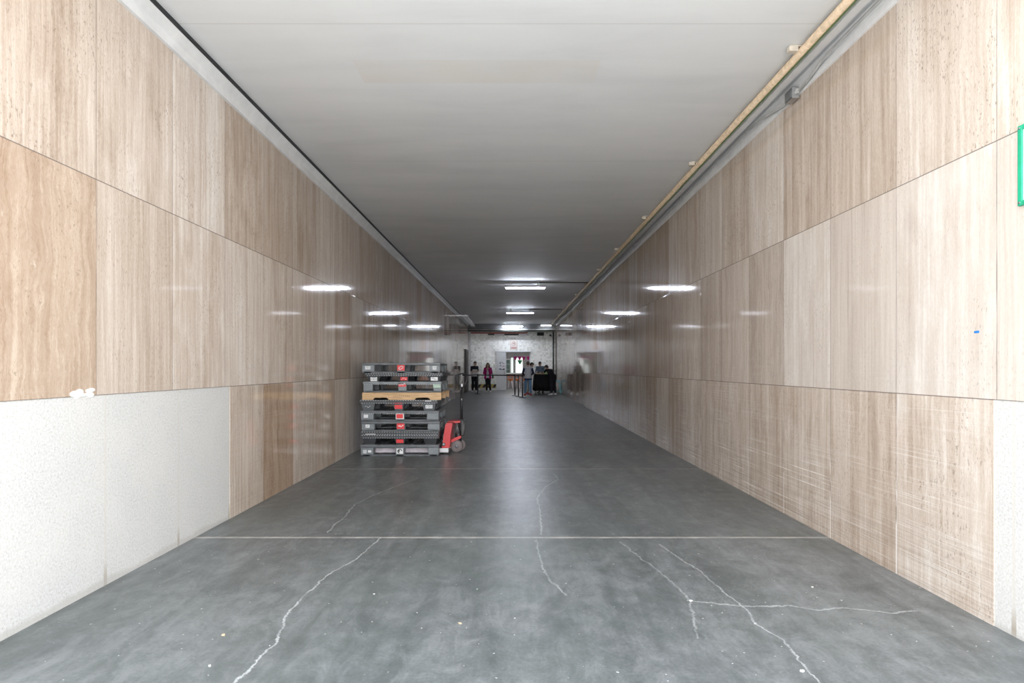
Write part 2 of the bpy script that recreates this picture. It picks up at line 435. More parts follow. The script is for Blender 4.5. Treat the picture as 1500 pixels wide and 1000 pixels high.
# the lit shop room behind the doorway
RX0, RX1, RY = -2.2, 2.9, 43.0
b = MB()
b.box2((RX0 - .1, Y1 + .2, 0), (RX0, RY, 3.1)); b.box2((RX1, Y1 + .2, 0), (RX1 + .1, RY, 3.1))
b.box2((RX0, RY, 0), (-.08, RY + .1, 3.1)); b.box2((-.08, RY, 0), (.76, RY + .1, 1.0)); b.box2((-.08, RY, 2.1), (.76, RY + .1, 3.1)); b.box2((.76, RY, 0), (RX1, RY + .1, 3.1))
b.box2((.10, RY, 1.0), (.24, RY + .1, 2.1))
struct(b, 'wall_room', M['room'])
struct(MB().box2((RX0 - .1, Y1 + .2, -.2), (RX1 + .1, RY + .1, 0)), 'floor_room', plain('grey_room_floor', (.22, .22, .23), .35))
struct(MB().box2((RX0 - .1, Y1 + .2, 2.9), (RX1 + .1, RY + .1, 3.1)), 'ceiling_room', plain('room_ceiling', (.30, .30, .31), .6))
for k, (a, c, colr) in enumerate(((-.08, .10, (.80, .95, .90)), (.24, .76, (.92, .98, .96)))):
    w = struct(MB().box2((a, RY + .03, 1.0), (c, RY + .05, 2.1)), 'window_%d' % (k + 1), glow('daylit_pane', colr, .9))
    f = MB()
    for q in (a, c - .02): f.box2((q, RY - .02, 1.0), (q + .02, RY + .03, 2.1))
    f.box2((a, RY - .02, 1.0), (c, RY + .03, 1.03)); f.box2((a, RY - .02, 2.07), (c, RY + .03, 2.1))
    f.build('window_frame', M['paint'], w)
# forecourt outside the mouth
struct(MB().box2((-30, -40, -.3), (30, Y0, -.004)), 'floor_forecourt', M['outside'])

# ------------------------------------------------------------------ light and camera
W = bpy.data.worlds.new('overcast'); SC.world = W; W.use_nodes = True
nt = W.node_tree; bg = nt.nodes['Background']
tc = nt.nodes.new('ShaderNodeTexCoord'); sp = nt.nodes.new('ShaderNodeSeparateXYZ'); nt.links.new(tc.outputs['Generated'], sp.inputs[0])
rp = nt.nodes.new('ShaderNodeValToRGB'); nt.links.new(sp.outputs['Z'], rp.inputs[0])
rp.color_ramp.elements[0].position = 0.0; rp.color_ramp.elements[0].color = (1, 1, 1, 1)
rp.color_ramp.elements[1].position = .42; rp.color_ramp.elements[1].color = (.40, .43, .46, 1)
nt.links.new(rp.outputs[0], bg.inputs[0]); bg.inputs[1].default_value = SKY
cam = bpy.data.cameras.new('camera'); co = link(bpy.data.objects.new('camera', cam))
cam.sensor_width = 36; cam.lens = 36 * F / 1500; cam.shift_y = (VY - 500) / 1500.0; cam.clip_end = 300
co.location = (0, 0, EYE); co.rotation_euler = (PI / 2, 0, 0); SC.camera = co
SC.view_settings.view_transform = 'Standard'; SC.view_settings.look = 'None'; SC.view_settings.gamma = 1; SC.view_settings.use_curve_mapping = False
SC.view_settings.exposure = EXPO
SC.cycles.max_bounces = 16; SC.cycles.diffuse_bounces = 12; SC.cycles.glossy_bounces = 12

sl = bpy.data.lights.new('sun', 'SUN'); sl.energy = SUN; sl.angle = R(3); sl.color = (1, .96, .90)
so = link(bpy.data.objects.new('sun', sl)); so.location = (20, 5, 30)
so.rotation_euler = Vector((-.55, -.25, -1.0)).to_track_quat('-Z', 'Y').to_euler()

# ------------------------------------------------------------------ ceiling lamps
M['lamp_body'] = plain('white_enamel', (.75, .76, .78), .35)
M['tube_on'] = glow('fluorescent_tube', (.82, .87, 1.0), LAMP)
M['tube_dim'] = glow('fluorescent_tube_dim', (.86, .91, 1.0), 20.0)
M['conduit_black'] = plain('black_conduit', (.03, .03, .032), .45)
def lamp(x, y, length, z, label, st='tube_on'):
    t = thing('ceiling_lamp', label, 'ceiling light', (x, y, z), 0, 'fluorescent lamps along the ceiling')
    MB().box((0, 0, .075), (length, .15, .05), bev=.01).build('housing', M['lamp_body'], t)
    m = MB()
    for s in (-1, 1): m.box((0, s * .078, .060), (length, .008, .045), rot=(s * .25, 0, 0))
    m.build('glow_shield', M['lamp_body'], t)  # flanges added to keep the tube glow off the ceiling
    MB().box((0, 0, .045), (length - .04, .09, .015)).build('reflector', M['lamp_body'], t)
    for s in (-1, 1):
        MB().tube([(-length / 2 + .05, s * .035, .018), (length / 2 - .05, s * .035, .018)], .016).build('tube', M[st], t)
        MB().box((s * (length / 2 - .03), 0, .02), (.035, .12, .07), bev=.006).build('end_cap', M['lamp_body'], t)
        MB().box((s * length * .32, 0, .10 + (CEIL - z - .1) / 2 - .001), (.03, .03, max(.004, CEIL - z - .098))).build('hanger', M['lamp_body'], t)
    return t
lamp(.40, 18.75, 1.26, 3.80, 'nearest of the three long fluorescent ceiling lamps in the middle of the passage')
lamp(.36, 27.4, 1.26, 3.80, 'middle of the three long fluorescent ceiling lamps in the passage')
lamp(.03, 36.3, 1.26, 3.80, 'farthest long fluorescent ceiling lamp, just before the beam by the back wall')
lamp(2.02, 36.45, .68, 3.86, 'short fluorescent ceiling lamp in the far right corner beside the pipes', 'tube_dim')
for y, x0, lab in ((18.75, 1.03, 'thin black conduit running from the nearest ceiling lamp to the right wall pipes'), (27.4, .99, 'thin black conduit running from the middle ceiling lamp to the right wall pipes')):
    tag(MB().tube([(x0 - .2, 0, 0), (2.44, 0, 0)], .012).build('conduit', M['conduit_black'], loc=(0, y, CEIL - .012)), lab, 'pipe', 'conduits crossing the ceiling')

# ------------------------------------------------------------------ pipes on the right
M['tan_pipe'] = plain('peeling_tan_paint', (.55, .42, .29), .55, scale=25, var=.25)
M['green_pipe'] = plain('green_cable_sheath', (.10, .15, .05), .5)
M['grey_pipe'] = plain('grey_conduit', (.60, .60, .59), .4, .2)
M['steel'] = plain('galvanised_steel', (.50, .51, .52), .35, .9)
M['wood_block'] = plain('pale_wood_block', (.60, .54, .46), .6, scale=30)
t = thing('ceiling_pipe', 'tan painted pipe running under the ceiling along the right wall', 'pipe', (2.335, 0, 3.945))
MB().tube([(0, Y0, 0), (0, 36.7, 0)], .031, n=14).build('pipe', M['tan_pipe'], t)
for k in range(12):
    y = 4.97 + 2.8 * k
    if y > 36: break
    h = MB(); h.box((-.065, y, .025), (.075, .055, .045), bev=.006); h.box((-.02, y, .045), (.12, .05, .012)); h.build('clamp_block', M['wood_block'], t)
tag(MB().tube([(0, Y0, 0), (0, 36.7, 0)], .014).build('cable', M['green_pipe'], loc=(2.385, 0, 3.955)), 'thin dark green cable beside the tan ceiling pipe', 'cable')
tag(MB().box2((-.035, Y0, -.03), (.035, 36.7, .03), bev=.006).build('cable_trunking', M['paint'], loc=(2.45, 0, 3.9695)), 'pale grey square cable trunking between tan pipe and right wall', 'trunking')
tag(MB().tube([(0, Y0, 0), (0, 36.7, 0)], .011).build('cable', M['conduit_black'], loc=(2.505, 0, 3.988)), 'black cable running along the ceiling next to the pale trunking', 'cable')
pc = [(2.565, Y0, 3.955), (2.565, 4.28, 3.955), (2.565, 4.89, 3.948), (2.568, 5.13, 3.935), (2.575, 5.34, 3.90), (2.58, 5.53, 3.885)]
pd = [(2.58, 5.71, 3.885), (2.578, 5.86, 3.887), (2.57, 6.03, 3.91), (2.555, 6.28, 3.94), (2.545, 6.6, 3.948), (2.54, 36.7, 3.948)]
t = thing('wall_conduit', 'thin pale grey conduit that dips to the junction box on the right wall', 'pipe', (0, 0, 0))
MB().tube(pc, .012).build('pipe', M['grey_pipe'], t); MB().tube(pd, .012).build('pipe', M['grey_pipe'], t)
for y in (9.3, 12.9, 16.5): MB().box((2.55, y, 3.95), (.04, .035, .05), bev=.004).build('clamp', M['steel'], t)
t = thing('junction_box', 'small grey metal junction box on the conduit at the top of the right wall', 'junction box', (2.5625, 5.62, 3.885))
MB().box((0, 0, 0), (.065, .15, .10), bev=.006).build('box', M['steel'], t)
MB().box((-.036, 0, 0), (.008, .13, .085), bev=.003).build('cover', plain('dark_zinc', (.25, .27, .28), .4, .6), t)
for s in (-1, 1): MB().tube([(.003, s * .07, 0), (.003, s * .105, 0)], .019).build('gland', M['grey_pipe'], t)
# left side, far: short ladder tray under the ceiling
t = thing('cable_ladder', 'steel cable ladder hanging under the ceiling in the far left corner', 'cable tray', (-2.30, 0, 3.83))
for s in (-1, 1): MB().box2((s * .13 - .012, 28.6, 0), (s * .13 + .012, 36.6, .05)).build('rail', M['steel'], t)
for k in range(14): MB().box((0, 28.9 + k * .57, .02), (.25, .04, .02)).build('rung', M['steel'], t)
MB().box((-.04, 28.6, -.02), (.62, .06, .05), bev=.005).build('bracket', M['steel'], t)
for y in (30.5, 34.5):
    for s in (-1, 1): MB().tube([(s * .13, y, .04), (s * .13, y, .17)], .006).build('hanger_rod', M['steel'], t)
# ------------------------------------------------------------------ the pallet stack
M['plastic'] = plain('dark_grey_plastic', (.115, .125, .135), .42, var=.22, scale=9)
M['plastic_light'] = plain('worn_grey_plastic', (.20, .22, .235), .45, var=.2, scale=9)
M['plastic_black'] = plain('black_plastic', (.045, .048, .053), .42, var=.25, scale=9)
M['plastic_worn'] = plain('scuffed_plastic_edge', (.34, .36, .38), .5, var=.25, scale=14)
M['white_label'] = plain('paper_label', (.78, .79, .80), .5, var=.05)
M['red_label'] = plain('red_paint_patch', (.72, .035, .04), .45, var=.12, scale=40)
M['green_label'] = plain('pale_green_label', (.55, .74, .58), .5, var=.08)
M['black_ink'] = plain('black_ink', (.03, .03, .03), .6)
M['pallet_wood'] = (lambda t: t.set(t.ramp(t.noise(t.xyz(t.math('MULTIPLY', t.sep(t.pos())[0], 3.0), t.math('MULTIPLY', t.sep(t.pos())[1], 3.0), t.math('MULTIPLY', t.sep(t.pos())[2], 45.0)), 1.6, 5, .62, .6), [(.3, (.46, .28, .14)), (.55, (.66, .44, .24)), (.75, (.76, .55, .34))]), .6))(NT('raw_pallet_wood'))
PW, PD = 1.24, 1.05; PXC, PYF = -1.76, 9.68

def label_on(parent, mat, x, y, z, w, h, name, lab, art=None):
    o = MB().box((x, y - .002, z), (w, .004, h), bev=.0015).build(name, M[mat], parent)
    tag(o, lab)
    if art: art(o, x, y - .0045, z, w, h)
    return o
def scrawl(mat):
    def f(o, x, y, z, w, h):
        m = MB(); q = random.Random(int(x * 977 + z * 3331))
        for k in range(4): m.box((x + w * (-.28 + .18 * k), y, z + h * q.uniform(-.2, .22)), (w * q.uniform(.10, .24), .002, h * q.uniform(.08, .22)), rot=(0, q.uniform(-.5, .5), 0))
        m.build('worn_print', M[mat], o)
    return f
def ring(mat):
    def f(o, x, y, z, w, h):
        m = MB(); m.tube([(x + w * .30 * math.cos(a), y, z + h * .24 * math.sin(a) + w * .10 * math.cos(a)) for a in [2 * PI * k / 16 for k in range(16)]], .006, n=5, closed=True)
        m.build('oval_mark', M[mat], o)
    return f
def bars(mat):
    def f(o, x, y, z, w, h):
        m = MB()
        for k in range(7): m.box((x + w * (-.36 + .12 * k), y, z - h * .08), (w * (.03 + .03 * (k % 3 == 0)), .002, h * .45))
        m.box((x, y, z + h * .30), (w * .7, .002, h * .10))
        m.build('bar_marks', M[mat], o)
    return f

def block_pallet(name, label, loc, rz, h, mats, teeth, ft=.042, fb=.026, bl=.20, bc=.135, brt=.165):
    t = thing(name, label, 'pallet', loc, R(rz), 'pallets in the stack by the left wall')
    md, mb_, ms = [M[k] for k in mats]
    W2, D2 = PW / 2, PD / 2
    # grid deck: rim and slats
    m = MB()
    m.box2((-W2, -D2, h - ft), (W2, -D2 + .07, h), bev=.006); m.box2((-W2, D2 - .07, h - ft), (W2, D2, h), bev=.006)
    for s in (-1, 1): m.box2((s * W2, -D2 + .07, h - ft), (s * (W2 - .07), D2 - .07, h), bev=.005)
    for k in range(9):
        x = -W2 + .07 + (PW - .14) * (k + .5) / 9
        m.box((x, 0, h - ft / 2), (.085, PD - .14, ft * .9))
    for k in range(4): m.box((0, -D2 + PD * (k + 1) / 5, h - ft * .62), (PW - .14, .03, ft * .7))
    if teeth:
        for k in range(34):
            m.box((-W2 + .03 + (PW - .06) * k / 33, -D2 + .001, h - ft - .003), (.018, .012, .012), mi=1)
    m.build('deck', [md, M['plastic_worn']], t)
    for xi, (xc, wd) in enumerate(((-W2 + bl / 2 + .006, bl), (0.0, bc), (W2 - brt / 2 - .006, brt))):
        for yi, yc in enumerate((-D2 + .075, .045, D2 - .075)):
            q = MB(); q.box((xc, yc, fb + (h - ft - fb) / 2), (wd, .14, h - ft - fb + .002), bev=.008)
            if yi == 0:
                q.box((xc - wd * .42, yc - .071, h / 2 - .008), (.008, .006, h - ft - fb)); q.box((xc + wd * .42, yc - .071, h / 2 - .008), (.008, .006, h - ft - fb))
            q.build('block', mb_, t)
    m = MB()
    for yc in (-D2 + .075, .045, D2 - .075): m.box((0, yc, fb / 2), (PW - .02, .13, fb), bev=.005)
    for xc in (-W2 + .09, 0, W2 - .09): m.box((xc, 0, fb / 2 + .0006), (.12, PD - .02, fb - .001), bev=.004)
    m.build('bottom_runner', ms, t)
    return t
def leg_pallet(name, label, loc, rz, h, mats, legs=True, dk=.055):
    t = thing(name, label, 'pallet', loc, R(rz), 'pallets in the stack by the left wall')
    md, ml = [M[k] for k in mats]
    W2, D2 = PW / 2, PD / 2
    m = MB()
    m.box2((-W2, -D2, h - dk), (W2, -D2 + .05, h - dk + .014), bev=.003); m.box2((-W2, -D2, h - .014), (W2, -D2 + .05, h), bev=.003)
    m.box2((-W2 + .006, -D2 + .012, h - dk + .01), (W2 - .006, -D2 + .05, h - .01))
    m.box2((-W2, D2 - .05, h - dk), (W2, D2, h), bev=.004)
    for s in (-1, 1): m.box2((s * W2, -D2 + .05, h - dk), (s * (W2 - .05), D2 - .05, h), bev=.004)
    for k in range(10):
        m.box((-W2 + .05 + (PW - .1) * (k + .5) / 10, 0, h - dk * .5), (.08, PD - .1, dk * .8))
    for k in range(4): m.box((0, -D2 + PD * (k + 1) / 5, h - dk * .55), (PW - .1, .03, dk * .6))
    for k in range(31):
        m.box((-W2 + .03 + (PW - .06) * k / 30, -D2 + .001, h - .008), (.020, .008, .011), mi=1)
        m.box((-W2 + .05 + (PW - .1) * k / 30, -D2 + .001, h - dk + .008), (.020, .008, .010), mi=1)
    m.build('deck', [md, M['plastic_worn']], t)
    if legs:
        for xc, wd in ((-W2 + .14, .22), (0.0, .17), (W2 - .14, .22)):
            for yc in (-D2 + .10, .02, D2 - .10):
                q = MB(); q.frustum((xc, yc, 0), (wd * .72, .12, 0), (xc, yc, h - dk + .002), (wd, .17, 0)); q.box((xc, yc, .008), (wd * .74, .124, .016), bev=.003)
                q.build('leg', ml, t)
    return t

A1 = ('plastic', 'plastic_light', 'plastic')
def pl(z, xo=0.0, yo=0.0): return (PXC + xo, PYF + PD / 2 + yo, z)
yfA = -PD / 2 + .004
WL = -PW / 2 + .106; WR = PW / 2 - .09
# bottom pallet
t = block_pallet('plastic_pallet', 'dark grey block pallet on the floor carrying the whole stack, pallet jack forks inside', pl(0, -.01), 0, .184, A1, False, ft=.05)
label_on(t, 'white_label', WL - .035, yfA, .075, .055, .05, 'label', 'torn white label', bars('black_ink')); label_on(t, 'white_label', WL + .04, yfA, .078, .05, .035, 'label', 'white label')
o = label_on(t, 'white_label', 0, yfA, .082, .105, .085, 'label', 'white square label with a black round mark')
m = MB(); m.tube([(.004 + .032 * math.cos(a), yfA - .0045, .082 + .03 * math.sin(a)) for a in [2 * PI * k / 14 for k in range(11)]], .007, n=5); m.box((-.01, yfA - .0045, .085), (.03, .002, .02)); m.build('round_mark', M['black_ink'], o)
# nested legged pair
t = leg_pallet('plastic_pallet', 'black legged pallet with red front mark resting directly on the bottom block pallet', pl(.185, -.012), .2, .152, ('plastic_black', 'plastic_black'))
label_on(t, 'red_label', 0, -PD / 2 + .022, .052, .115, .055, 'red_patch', 'red patch on the middle leg', scrawl('red_label'))
t = leg_pallet('plastic_pallet', 'black legged pallet nested deck on deck into the one under it, only its deck showing', pl(.338, -.008), -.2, .052, ('plastic_black', 'plastic_black'), legs=False, dk=.052)
label_on(t, 'white_label', -.46, -PD / 2 - .002, .012, .16, .012, 'label', 'white strip label')
# block pallets
t = block_pallet('plastic_pallet', 'dark grey block pallet lying right on top of the two nested black decks', pl(.391, 0), .5, .162, A1, False, brt=.19)
label_on(t, 'white_label', WL - .005, yfA, .085, .065, .05, 'label', 'white label', scrawl('plastic_light')); label_on(t, 'red_label', 0, yfA, .088, .12, .095, 'red_patch', 'red patch with white number-like stroke', scrawl('white_label'))
t = block_pallet('plastic_pallet', 'dark grey block pallet with white edged red mark, second under the wooden pallet', pl(.554, -.005), -.4, .165, A1, True, brt=.19)
label_on(t, 'white_label', WL - .02, yfA, .078, .07, .05, 'label', 'white label'); o = label_on(t, 'white_label', 0, yfA, .078, .13, .09, 'label', 'white rounded label')
MB().box((0, yfA - .006, .078), (.105, .004, .068), bev=.0015).build('red_patch', M['red_label'], o)
t = leg_pallet('plastic_pallet', 'black legged pallet with red and white leg marks directly beneath the wooden pallet', pl(.720, -.035), .4, .168, ('plastic_black', 'plastic'), dk=.06)
label_on(t, 'red_label', 0, -PD / 2 + .024, .062, .12, .07, 'red_patch', 'red patch on the middle leg', scrawl('red_label')); label_on(t, 'white_label', PW / 2 - .14, -PD / 2 + .024, .062, .11, .058, 'label', 'white label on the right leg', bars('plastic_light'))
MB().tube([(-PW / 2 + .14 + .012 * k - .05, -PD / 2 + .026, .06 + .014 * math.sin(k * 1.1)) for k in range(9)], .003, n=5).build('scratch_mark', M['white_label'], t)
label_on(t, 'white_label', PW / 2 - .15, -PD / 2 - .004, .152, .10, .012, 'label', 'white strip label'); label_on(t, 'red_label', 0, -PD / 2 - .004, .118, .13, .008, 'red_patch', 'thin red line')
# wooden pallet with two hand notches
t = thing('wooden_pallet', 'tan wooden pallet with notched front board in the middle of the plastic stack', 'pallet', pl(.889, .03, .01), R(-1.2))
W2, D2 = PW / 2 + .005, PD / 2
def notch(c): return [(c + .125, 0), (c + .105, .028), (c + .075, .036), (c - .075, .036), (c - .105, .028), (c - .125, 0)][::-1]
poly = [(-W2, 0)] + notch(-.33) + notch(.33) + [(W2, 0), (W2, .098), (-W2, .098)]
for y in (-D2, -.02, D2 - .04): MB().prism(poly, y, y + .04).build('stringer', M['pallet_wood'], t)
for k in range(7):
    y = -D2 + (PD - .11) * k / 6
    MB().box2((-W2, y, .0985), (W2, y + .11, .1145), bev=.003).build('deck_board', M['pallet_wood'], t)
m = MB()
for k in range(9):
    m.box((-.12 + .03 * k, -D2 - .001, .055 + .004 * (k % 2)), (.016, .002, .012))
m.build('stencil_mark', plain('faded_stencil', (.34, .20, .10), .6), t)
# upper three
t = block_pallet('plastic_pallet', 'grey block pallet standing directly on the wooden pallet, pale green label at its right corner', pl(1.0045, .028), .3, .172, ('plastic_light', 'plastic_light', 'plastic'), True, bl=.145, bc=.13, brt=.125)
label_on(t, 'red_label', 0, yfA, .125, .125, .062, 'red_patch', 'red patch at the top of the middle block', scrawl('white_label')); label_on(t, 'green_label', PW / 2 - .075, yfA, .112, .115, .065, 'label', 'pale green label', bars('plastic_light'))
t = leg_pallet('plastic_pallet', 'black legged pallet second from the top of the stack, white labels on its outer legs', pl(1.178, .055), -.3, .130, ('plastic_black', 'plastic_black'), dk=.045)
label_on(t, 'red_label', 0, -PD / 2 + .024, .045, .11, .055, 'red_patch', 'red patch on the middle leg', scrawl('white_label'))
label_on(t, 'white_label', -PW / 2 + .145, -PD / 2 + .024, .043, .105, .072, 'label', 'white label', bars('plastic')); label_on(t, 'white_label', PW / 2 - .14, -PD / 2 + .024, .043, .11, .058, 'label', 'white label on the right leg', scrawl('plastic_light'))
t = block_pallet('plastic_pallet', 'grey block pallet topmost in the stack, red and white oval mark on its middle block', pl(1.3095, .01), 0, .163, ('plastic', 'plastic_light', 'plastic'), False, ft=.036, bl=.195, bc=.12, brt=.165)
label_on(t, 'white_label', WL - .01, yfA, .085, .085, .05, 'label', 'white label', bars('plastic')); label_on(t, 'red_label', 0, yfA, .085, .115, .085, 'red_patch', 'red patch with a white oval', ring('white_label'))
label_on(t, 'white_label', WR, yfA, .082, .06, .055, 'label', 'white label with a dark square', bars('plastic'))
# nails of interior ribs seen through the openings belong to the blocks behind

# ------------------------------------------------------------------ pallet jack, forks to the left inside the bottom pallet
M['jack_red'] = plain('red_enamel', (.62, .025, .03), .35, var=.08, scale=6)
M['jack_black'] = plain('black_enamel', (.022, .022, .025), .4)
M['jack_fork'] = plain('worn_pale_fork_paint', (.72, .66, .71), .45, var=.2, scale=10)
M['rubber'] = plain('grey_rubber', (.20, .165, .165), .6)
M['hub'] = plain('cast_hub', (.10, .10, .105), .45, .3)
M['chrome'] = plain('chrome', (.30, .30, .31), .4, .7)
JY = 10.24
t = thing('pallet_jack', 'red hand pallet jack with black pump handle, its forks under the pallet stack', 'pallet jack', (.022, JY, 0))
for s in (-1, 1):
    f = MB(); f.prism([(-1.05, .030), (-1.05, .100), (-2.26, .100), (-2.32, .085), (-2.32, .030)], s * .26 - .073, s * .26 + .073); fo = f.build('fork', M['jack_fork'], t)
    MB().box((-1.115, s * .26 - .0742, .064), (.13, .002, .055)).build('fork_heel', M['white_label'], fo)
    MB().lathe([(.001, -.035), (.028, -.035), (.031, 0), (.028, .035), (.001, .035)], (-2.15, s * .26, .0318), 16, 'Y').build('load_roller', M['rubber'], fo)
# sloping red body in side view
body = [(-1.155, .105), (-1.03, .105), (-1.015, .30), (-.985, .475), (-.985, .505), (-1.075, .505), (-1.10, .475)]
m = MB(); m.prism(body, -.335, .335)
m.prism([(-1.08, .475), (-.875, .49), (-.875, .52), (-1.08, .51)], -.12, .12)
bo = m.build('body', M['jack_red'], t)
MB().lathe([(.001, -.352), (.026, -.352), (.03, -.336)], (-1.125, 0, .16), 14, 'Y').build('pivot_bolt', M['chrome'], bo)
m = MB(); m.prism([(-1.03, .16), (-1.03, .21), (-.88, .275), (-.855, .255), (-.87, .23)], -.11, .11); m.build('lower_arm', M['jack_red'], t)
m = MB(); m.lathe([(.055, .17), (.055, .30), (.04, .32), (.032, .36), (.032, .48)], (-.915, 0, 0), 18); m.build('hydraulic_pump', M['jack_black'], t)
m = MB(); m.lathe([(.014, .30), (.014, .475)], (-.93, -.062, 0), 12); m.build('piston', M['chrome'], t)
m = MB(); m.box((-.845, 0, .40), (.05, .17, .26), bev=.012); m.box((-.85, 0, .52), (.085, .15, .04), bev=.008); m.build('yoke', M['jack_black'], t)
for s in (-1, 1): MB().tube([(-.825, s * .088, .29), (-.822, s * .088, .50)], .009, n=8).build('spring', M['chrome'], t)
for s in (-1, 1):
    yy = s * .075; xc = -.935 + (.035 if s > 0 else 0)
    w = MB().lathe([(.070, -.024), (.096, -.024), (.1, -.016), (.1, .016), (.096, .024), (.070, .024)], (xc, yy, .1), 28, 'Y').build('wheel', M['rubber'], t)
    MB().lathe([(.001, -.02), (.03, -.027), (.045, -.02), (.07, -.022), (.07, .022), (.045, .02), (.03, .027), (.001, .02)], (xc, yy, .1), 24, 'Y').build('wheel_hub', M['hub'], w)
    MB().lathe([(.001, -.034), (.014, -.034), (.016, -.027)], (xc, yy, .1), 10, 'Y').build('axle_nut', M['chrome'], w)
MB().tube([(-.90, -.09, .1), (-.90, .09, .1)], .02).build('axle', M['jack_black'], t)
m = MB(); m.tube([(-.855, -.02, .50), (-.853, -.02, 1.08)], .017); m.tube([(-.875, .02, .50), (-.873, .02, 1.02)], .012); hd = m.build('handle', M['jack_black'], t)
lp = [(-.855, -.02, 1.07), (-.895, -.035, 1.10), (-.935, -.05, 1.17), (-.935, -.05, 1.26), (-.915, -.045, 1.288), (-.855, -.02, 1.295), (-.795, .01, 1.288), (-.775, .02, 1.26), (-.775, .02, 1.17), (-.815, 0, 1.10)]
MB().tube(lp, .014, closed=True).build('grip_loop', M['jack_black'], hd)
MB().box((-.855, -.025, 1.105), (.04, .035, .06), bev=.008).build('joint_block', M['chrome'], hd)
MB().tube([(-.852, -.02, 1.12), (-.835, -.03, 1.24)], .008, n=8).build('release_lever', M['chrome'], hd)
for z in (1.27, .87): MB().box((-.857, -.04, z), (.022, .02, .03), bev=.004).build('bolt', M['chrome'], hd)

# ------------------------------------------------------------------ right wall things near the mouth
M['sign_green'] = plain('green_sign_frame', (.02, .36, .20), .4)
M['sign_white'] = plain('white_sign_board', (.80, .82, .82), .35)
t = thing('wall_sign', 'green framed white sign on the right wall at the edge of the picture', 'sign', (HW - .001, 3.135, 2.43))
fr = MB()
q = (-.36, .01, -.20, .20)
fr.box2((-.018, -.36, -.205), (0, -.335, .205), bev=.003); fr.box2((-.018, -.01, -.205), (0, .016, .205), bev=.003)
fr.box2((-.018, -.335, .18), (0, -.01, .205), bev=.003); fr.box2((-.018, -.335, -.205), (0, -.01, -.18), bev=.003)
fr.build('frame', M['sign_green'], t)
MB().box2((-.009, -.345, -.19), (-.001, 0, .19)).build('board', M['sign_white'], t)
for y, z in ((.003, -.19), (.003, .19)): MB().lathe([(.001, -.021), (.006, -.021), (.006, -.017)], (0, y, z), 10, 'X').build('screw', M['chrome'], t)
M['blue_tape'] = plain('blue_tape', (.02, .22, .62), .4)
tp = P(1431, 486, HW * F / (1431 - VX))
tag(MB().box((0, 0, 0), (.004, .035, .012)).build('tape_scrap', M['blue_tape'], loc=(HW - .001, tp.y, tp.z)), 'tiny scrap of blue tape stuck on the right stone wall', 'tape')
# repair plaster lump on the left wall above the pale panels
rnd = random.Random(4)
pp = P(122, 573, HW * F / (VX - 122))
m = MB()
for k in range(9): m.ell((0, rnd.uniform(-.085, .085), rnd.uniform(-.012, .028)), (.007, rnd.uniform(.02, .045), rnd.uniform(.010, .022)))
tag(m.build('plaster_patch', plain('white_filler', (.80, .80, .78), .8), loc=(-HW - .001, pp.y, 1.237)), 'lump of white filler where the left travertine meets the pale stone panels', 'patch')

# litter on the floor
M['paper'] = plain('paper_litter', (.85, .83, .78), .7); M['leaf'] = plain('dry_leaf', (.62, .46, .30), .7)
def chip(px, py, r, mat, label, seed):
    q = random.Random(seed); y = EYE * F / (py - VY); c = P(px, py, y)
    n = 8; poly = [(r * q.uniform(.55, 1.2) * math.cos(2 * PI * k / n), r * .8 * q.uniform(.55, 1.2) * math.sin(2 * PI * k / n)) for k in range(n)]
    o = MB().prism(poly, 0, r * .35, plane='XY').build('litter_scrap', M[mat], loc=(c.x, c.y, .0005), rz=q.uniform(0, 3))
    tag(o, label, 'litter', 'scraps of litter on the floor')
chip(1012, 880, .012, 'paper', 'white scrap at the start of the crack that runs to the right wall', 1)
chip(674, 913, .010, 'leaf', 'tan scrap alone on the floor in the middle foreground', 2)
chip(327, 930, .013, 'leaf', 'tan scrap in the left foreground beside the long crack', 3)
chip(307, 975, .009, 'paper', 'small white scrap closest to the camera in the left foreground', 4)
chip(548, 870, .006, 'paper', 'tiny white scrap right of the long left crack', 5)
chip(1175, 983, .012, 'paper', 'white scrap on the right crack at the lower edge', 6)
chip(1190, 860, .010, 'paper', 'white scrap between the right crack and the right wall', 7)
# ------------------------------------------------------------------ far end: pipes, signs, vent, camera
M['red_pipe'] = plain('red_pipe_paint', (.48, .05, .05), .45)
M['dark_pipe'] = plain('dark_green_pipe', (.05, .06, .05), .45)
tag(MB().tube([(-2.58, 0, 0), (2.58, 0, 0)], .03).build('ceiling_pipe', M['grey_pipe'], loc=(0, 36.70, 3.66)), 'pale pipe crossing the whole width just under the far ceiling beam', 'pipe')
tag(MB().tube([(-2.58, 0, 0), (2.58, 0, 0)], .028).build('ceiling_pipe', M['dark_pipe'], loc=(0, 36.72, 3.58)), 'dark pipe crossing the far wall directly below the pale pipe', 'pipe')
t = thing('sprinkler_pipe', 'red pipe running along the top of the far tiled wall', 'pipe', (0, Y1 - .07, 3.50))
MB().tube([(-2.58, 0, 0), (.88, 0, 0), (.95, 0, .05)], .032).build('pipe', M['red_pipe'], t)
for x in (-1.9, -.2, .7): MB().box((x, .03, 0), (.03, .07, .08)).build('clamp', M['steel'], t)
t = thing('striped_board', 'narrow board of black and white blocks under the red pipe on the far wall', 'board', (-.27, Y1 - .013, 3.41))
MB().box((0, 0, 0), (2.40, .025, .09), bev=.004).build('backing', M['black_ink'], t)
for a, c in ((-.81, -.19), (.68, 1.18)): MB().box(((a + c) / 2, -.014, 0), (c - a, .006, .085)).build('white_block', M['white_label'], t)
t = thing('air_vent', 'dark square vent high on the far wall right of the doorway', 'vent', (1.74, Y1, 3.44))
